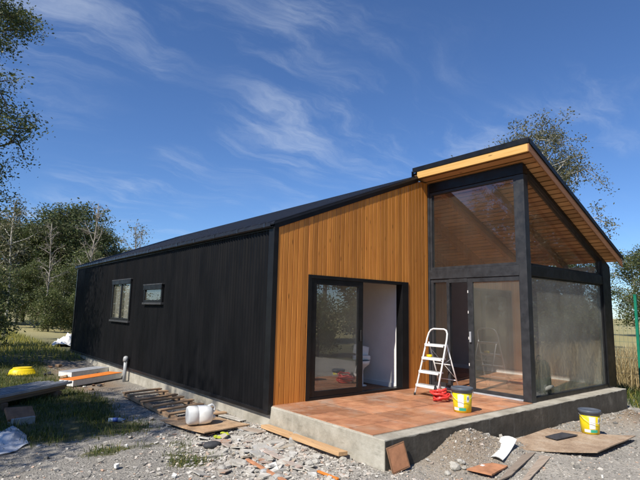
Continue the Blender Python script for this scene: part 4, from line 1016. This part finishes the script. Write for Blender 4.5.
tag(link('rubble_chips', npmesh('rubble_chips', V, F, 'rubble')), 'pale crushed rubble chips beside the deck slab', 'rubble', kind='stuff')
P = spots(1500, lambda x, y: math.exp(-((x-1.5)/0.8)**2-((y+2.55)/0.45)**2)+0.6*math.exp(-((x-4.6)/1.3)**2-((y+2.65)/0.25)**2)+0.5*math.exp(-((x-6.0)/0.6)**2-((y+3.0)/0.25)**2), (0, 8, -4.2, -2.4))
sz = 0.006 + 0.022*rng.power(0.5, len(P))*rng.uniform(.2, 1, len(P)); V, F = stones(P, sz, 0.8)
tag(link('earth_clods', npmesh('earth_clods', V, F, 'clod')), 'earth clods and stones on the dirt pile against the slab', 'clods', kind='stuff')

def blades(P, h, w, lean=0.5):
    n = len(P); a = rng.uniform(0, 6.283, n); d = rng.uniform(0, 6.283, n); l = rng.uniform(0.1, lean, n)*h
    sx, sy = np.cos(a)*w/2, np.sin(a)*w/2; lx, ly = np.cos(d)*l, np.sin(d)*l; z0 = np.zeros(n)
    v = np.stack([P+np.stack([-sx, -sy, z0-0.01], 1), P+np.stack([sx, sy, z0-0.01], 1),
                  P+np.stack([sx*.7+lx*.35, sy*.7+ly*.35, h*.6], 1), P+np.stack([-sx*.7+lx*.35, -sy*.7+ly*.35, h*.6], 1),
                  P+np.stack([lx+sx*.1, ly+sy*.1, h*.97], 1), P+np.stack([lx-sx*.1, ly-sy*.1, h*.97], 1)], 1)
    F = np.array([(0, 1, 2, 3), (3, 2, 4, 5)])[None] + 6*np.arange(n)[:, None, None]
    return v.reshape(-1, 3), F.reshape(-1, 4)
def gz(x, y):
    t_ = zones(x, y)[0]; k = noise.noise(Vector((x*1.9, y*1.9, 7)))
    return max(0, t_-0.25)*max(0.05, 0.55+1.1*k)
P = spots(42000, gz, (-5.6, -0.35, -0.9, 11)); h = rng.uniform(0.02, 0.085, len(P))*(1+1.1*(rng.random(len(P)) < .10))
V, F = blades(P, h, rng.uniform(.006, .012, len(P)), 0.9)
tag(link('yard_grass', npmesh('yard_grass', V, F, 'grass_green')), 'short weedy grass growing between the gravel and the side wall', 'grass', kind='stuff')
P = spots(46000, lambda x, y: 0.35+0.65*max(0, noise.noise(Vector((x*.3, y*.3, 3)))+.3), (-12, 14, 11, 42)); h = rng.uniform(0.06, 0.22, len(P))*(1+np.clip((P[:, 1]-16)/16, 0, 1.2))
V, F = blades(P, h, rng.uniform(.012, .03, len(P)), 0.7)
tag(link('meadow_grass', npmesh('meadow_grass', V, F, 'grass_meadow')), 'yellow green meadow grass beyond the far end of the house', 'grass', kind='stuff')
P = spots(42000, lambda x, y: 1, (10.3, 30, -6, 22)); h = rng.uniform(0.35, 1.15, len(P))
V, F = blades(P, h, rng.uniform(.012, .03, len(P)), 0.5)
tag(link('dry_grass', npmesh('dry_grass', V, F, 'grass_dry')), 'tall dry straw coloured grass behind the wire fence', 'grass', kind='stuff')
P = spots(4500, lambda x, y: 0.3+max(0, noise.noise(Vector((x*1.3, y*1.3, 3)))), (7.7, 10.2, -4.5, 8)); h = rng.uniform(0.06, 0.3, len(P))
V, F = blades(P, h, rng.uniform(.008, .02, len(P)), 0.8)
tag(link('verge_grass', npmesh('verge_grass', V, F, 'grass_green')), 'green grass along the foot of the wire fence', 'grass', kind='stuff')

# ---------------------------------------------------------------- trees and shrubs
def leaves(C, n_per, spread, size, r_, droop=0.0, aspect=0.45, flat=0.8):
    C = np.asarray(C); n = len(C)*n_per; P = np.repeat(C, n_per, 0) + r_.normal(0, 1, (n, 3))*np.array([spread, spread, spread*flat])
    a = r_.uniform(0, 6.283, n); el = r_.normal(-droop, .55, n)
    d = np.stack([np.cos(a)*np.cos(el), np.sin(a)*np.cos(el), np.sin(el)], 1)
    q = r_.normal(0, 1, (n, 3)); w = np.cross(d, q); w /= np.linalg.norm(w, axis=1)[:, None]+1e-9
    s_ = size*r_.uniform(.6, 1.35, n)[:, None]
    v = np.stack([P-d*s_*.5, P+w*s_*aspect*.5, P+d*s_*.5, P-w*s_*aspect*.5], 1)
    return v.reshape(-1, 3), np.arange(n*4).reshape(-1, 4)
def tree_proto(seed, H, crown_lo, crown_r, n_limb, n_sub, n_leaf, leaf, leafmat_, bark, trunk_r, spread, droop=0.1, lean=(0, 0), shape='round', bare=False, upright=0.5):
    rr_ = random.Random(seed); nr = np.random.default_rng(seed); tb = MB(); tips = []
    K = 9; tp = []
    for k in range(K+1):
        s_ = k/K; tp.append(Vector((lean[0]*s_ + 0.02*H*math.sin(s_*5+seed)*s_, lean[1]*s_ + 0.02*H*math.cos(s_*4+seed*2)*s_, H*0.93*s_)))
    tb.tube(tp, [trunk_r*(1-0.9*(k/K)**0.9)+0.012 for k in range(K+1)], 8)
    tips.append(tp[-1])
    for j in range(n_limb):
        s_ = crown_lo + (0.97-crown_lo)*((j+rr_.random())/n_limb); i_ = min(K-1, int(s_*K)); p0 = tp[i_].lerp(tp[i_+1], s_*K-i_)
        rel = (s_-crown_lo)/(1-crown_lo)
        wr = {'round': math.sin(math.pi*(0.18+0.78*rel))**0.7, 'cone': 1.05-0.9*rel, 'fan': 0.45+0.6*rel, 'column': 0.75}[shape]
        a = j*2.39996+rr_.uniform(-.5, .5); ln = crown_r*wr*rr_.uniform(.7, 1.15); el = upright*rr_.uniform(.5, 1.4)
        d = Vector((math.cos(a)*math.cos(el), math.sin(a)*math.cos(el), math.sin(el))); p = p0; pts = [p0]; nseg = 5
        for k in range(nseg):
            d = (d + Vector((rr_.gauss(0, .16), rr_.gauss(0, .16), rr_.gauss(0.02, .14)-droop*0.25*k/nseg))).normalized(); p = p + d*ln/nseg; pts.append(p)
        r0 = trunk_r*(0.42-0.25*rel)*0.9+0.008; tb.tube(pts, [r0*(1-0.85*k/nseg)+0.004 for k in range(nseg+1)], 5, cap=False)
        tips.append(pts[-1])
        for m in range(n_sub):
            t_ = rr_.uniform(.25, 1.0)*nseg; i2 = min(nseg-1, int(t_)); q0 = pts[i2].lerp(pts[i2+1], t_-i2)
            d2 = (d*0.5 + Vector((rr_.gauss(0, .8), rr_.gauss(0, .8), rr_.gauss(0.15, .55)-droop))).normalized(); l2 = ln*rr_.uniform(.18, .42)
            q1 = q0 + d2*l2*0.55; q2 = q1 + (d2+Vector((rr_.gauss(0, .3), rr_.gauss(0, .3), -droop*.6+rr_.gauss(0, .2)))).normalized()*l2*0.5
            tb.tube([q0, q1, q2], [r0*.32+.003, r0*.2+.003, .003], 4, cap=False); tips += [q2, q1.lerp(q2, .4)]
            if bare:
                for _ in range(3):
                    e = q1 + Vector((rr_.gauss(0, .5), rr_.gauss(0, .5), rr_.gauss(.4, .4)))*l2*0.6; tb.tube([q1, e], [.004, .002], 3, cap=False)
    trunk = tb.mesh('trunk', bark); crown = None
    if n_leaf:
        V, F = leaves([tuple(t_) for t_ in tips], n_leaf, spread, leaf, nr, droop); crown = npmesh('crown', V, F, leafmat_)
    return trunk, crown
def plant(name, proto, loc, rz, sc, label, cat='tree', group=None):
    z = GH(loc[0], loc[1]); t = empty(name, (loc[0], loc[1], z-0.08), rz); t.scale = (sc, sc, sc)
    link('trunk', proto[0], t)
    if proto[1]: link('crown', proto[1], t)
    return tag(t, label, cat, group)
def dirpt(u, depth):
    """ground point in the direction of photo column u at the given forward distance"""
    d = _f*1 + _r*(u-320)/FPX; d = d/np.dot(d, np.array([math.sin(YAW), math.cos(YAW), 0])); return (CAM[0]+d[0]*depth, CAM[1]+d[1]*depth)

near = tree_proto(31, 12.5, 0.10, 2.9, 46, 10, 60, 0.092, 'leaf_mid', 'bark_brown', 0.17, 0.19, 0.12, shape='column', upright=0.35)
euc = tree_proto(12, 12.0, 0.40, 4.1, 38, 11, 42, 0.12, 'leaf_olive', 'bark_pale', 0.16, 0.20, 0.3, shape='round', upright=0.7)
dense = tree_proto(5, 9.0, 0.14, 2.9, 34, 8, 17, 0.21, 'leaf_dark', 'bark_brown', 0.15, 0.33, 0.1, shape='round', upright=0.45)
dense2 = tree_proto(9, 8.0, 0.12, 2.5, 32, 8, 16, 0.20, 'leaf_mid', 'bark_pale', 0.12, 0.32, 0.15, shape='round', upright=0.5)
slim = tree_proto(14, 8.5, 0.35, 1.5, 18, 5, 14, 0.15, 'leaf_olive', 'bark_pale', 0.085, 0.24, 0.2, shape='round', upright=0.8)
bare = tree_proto(22, 9.0, 0.35, 1.5, 22, 7, 0, 0.1, 'leaf_olive', 'bark_twig', 0.075, 0.2, 0.0, shape='round', upright=0.95, bare=True)
barel = tree_proto(23, 8.0, 0.45, 1.5, 16, 6, 3, 0.14, 'leaf_olive', 'bark_twig', 0.055, 0.25, 0.0, shape='round', upright=0.9, bare=True)
high = tree_proto(37, 12.8, 0.66, 2.6, 20, 9, 26, 0.17, 'leaf_mid', 'bark_brown', 0.14, 0.26, 0.1, shape='round', upright=0.4)
bush = tree_proto(41, 2.2, 0.05, 1.1, 20, 6, 26, 0.10, 'leaf_mid', 'bark_brown', 0.04, 0.16, 0.1, shape='round', upright=0.6)

plant('leafy_tree', near, dirpt(-92, 13.5), 0.4, 1.08, 'tall leafy tree with glossy foliage rising left of the side wall meadow')
plant('slender_tree', slim, dirpt(14, 24), 1.0, 0.85, 'slender pale trunked tree standing alone in the meadow')
plant('eucalyptus', euc, dirpt(529, 25.5), 2.2, 0.97, 'eucalyptus with hanging olive foliage rising behind the raised roof')
plant('bare_tree', barel, dirpt(135, 38), 0.3, 1.12, 'nearly bare thin tree showing above the low roof eave')
plant('bare_tree', bare, dirpt(92, 33), 0.9, 1.08, 'bare pale trunked tree rising against the woods at the far wall corner')
plant('bare_tree', bare, dirpt(52, 36), 2.6, 0.95, 'bare forked pale tree in front of the dark woods')
rs = random.Random(17)
for k, (u, dp, sc, pr) in enumerate(((4, 44, 1.05, 0), (22, 47, 1.1, 0), (38, 45, 1.12, 1), (52, 50, 1.25, 0), (66, 46, 1.3, 0), (78, 52, 1.45, 0), (92, 47, 1.12, 0), (104, 50, 1.1, 0), (-14, 42, 1.1, 0), (46, 40, 0.7, 1), (85, 40, 0.85, 1), (30, 52, 1.2, 0), (112, 54, 0.9, 1), (-30, 46, 1.2, 0), (60, 55, 1.2, 0), (12, 54, 1.25, 0), (70, 38, .62, 1), (26, 39, .6, 1))):
    plant('forest_tree', (dense, dense2)[pr], dirpt(u+rs.uniform(-3, 3), dp), rs.uniform(0, 6.28), sc, ('dense dark tree in the woods beyond the meadow', 'lighter green small tree at the edge of the woods beyond the meadow')[pr], 'tree', ('dark trees in the woods', 'lighter trees at the wood edge')[pr])
for k in range(16):
    x = 42 + rs.uniform(0, 10); y = -12 + 4.0*k + rs.uniform(-1, 1)
    plant('forest_tree', dense if k % 3 else dense2, (x, y), rs.uniform(0, 6.28), rs.uniform(.85, 1.1), 'dark bushy tree in the treeline beyond the dry grass field', 'tree', 'treeline beyond the dry field')
for u, dp, sc in ((57, 34, 1.2), (84, 36, 1.2), (-8, 19, 1.2), (72, 38, 1.2)):
    plant('shrub', bush, dirpt(u, dp), rs.uniform(0, 6.28), sc, 'green shrub standing in the meadow before the woods', 'shrub', 'shrubs in the meadow')
# trees around the photographer's side, seen only in the window glass and by their shade
for k in range(13):
    x = -10 + 3.9*k + rs.uniform(-1, 1); y = -20 + 0.12*k + rs.uniform(-3, 3)
    pr = (dense2, dense, euc, dense2, slim)[k % 5]
    plant('roadside_tree', pr, (x, y), rs.uniform(0, 6.28), rs.uniform(.9, 1.25), 'tree across the yard reflected in the front windows', 'tree', 'trees across the yard')
for k in range(9):
    x = -27 + rs.uniform(-4, 3); y = -18 + 4.6*k + rs.uniform(-1, 1)
    plant('roadside_tree', (dense2, euc, dense)[k % 3], (x, y), rs.uniform(0, 6.28), rs.uniform(.8, 1.1), 'tree along the side boundary reflected in the deck glazing', 'tree', 'trees along the side boundary')
plant('yard_tree', high, (-12.3, 1.5), 0.7, 1.0, 'small leafy yard tree shading the grass beside the side wall', 'tree')
for k in range(12):
    x = 15 + 3.2*k + rs.uniform(-1, 1); y = -11 - 0.25*k + rs.uniform(-1.5, 1.5)
    plant('roadside_tree', (dense2, slim, euc, dense2)[k % 4], (x, y), rs.uniform(0, 6.28), rs.uniform(.75, 1.05), 'tree across the yard reflected in the front windows', 'tree', 'trees across the yard')
for k in range(14):
    x = 9 + 2.6*k + rs.uniform(-1, 1); y = -9.5 - 0.2*k + rs.uniform(-1.5, 1)
    plant('roadside_shrub', bush, (x, y), rs.uniform(0, 6.28), rs.uniform(.9, 1.5), 'shrub across the yard reflected in the front windows', 'shrub', 'shrubs across the yard')
plant('yard_tree', slim, (-9.2, 0.3), 2.0, 0.95, 'slim yard tree throwing dappled shade over the gravel', 'tree')
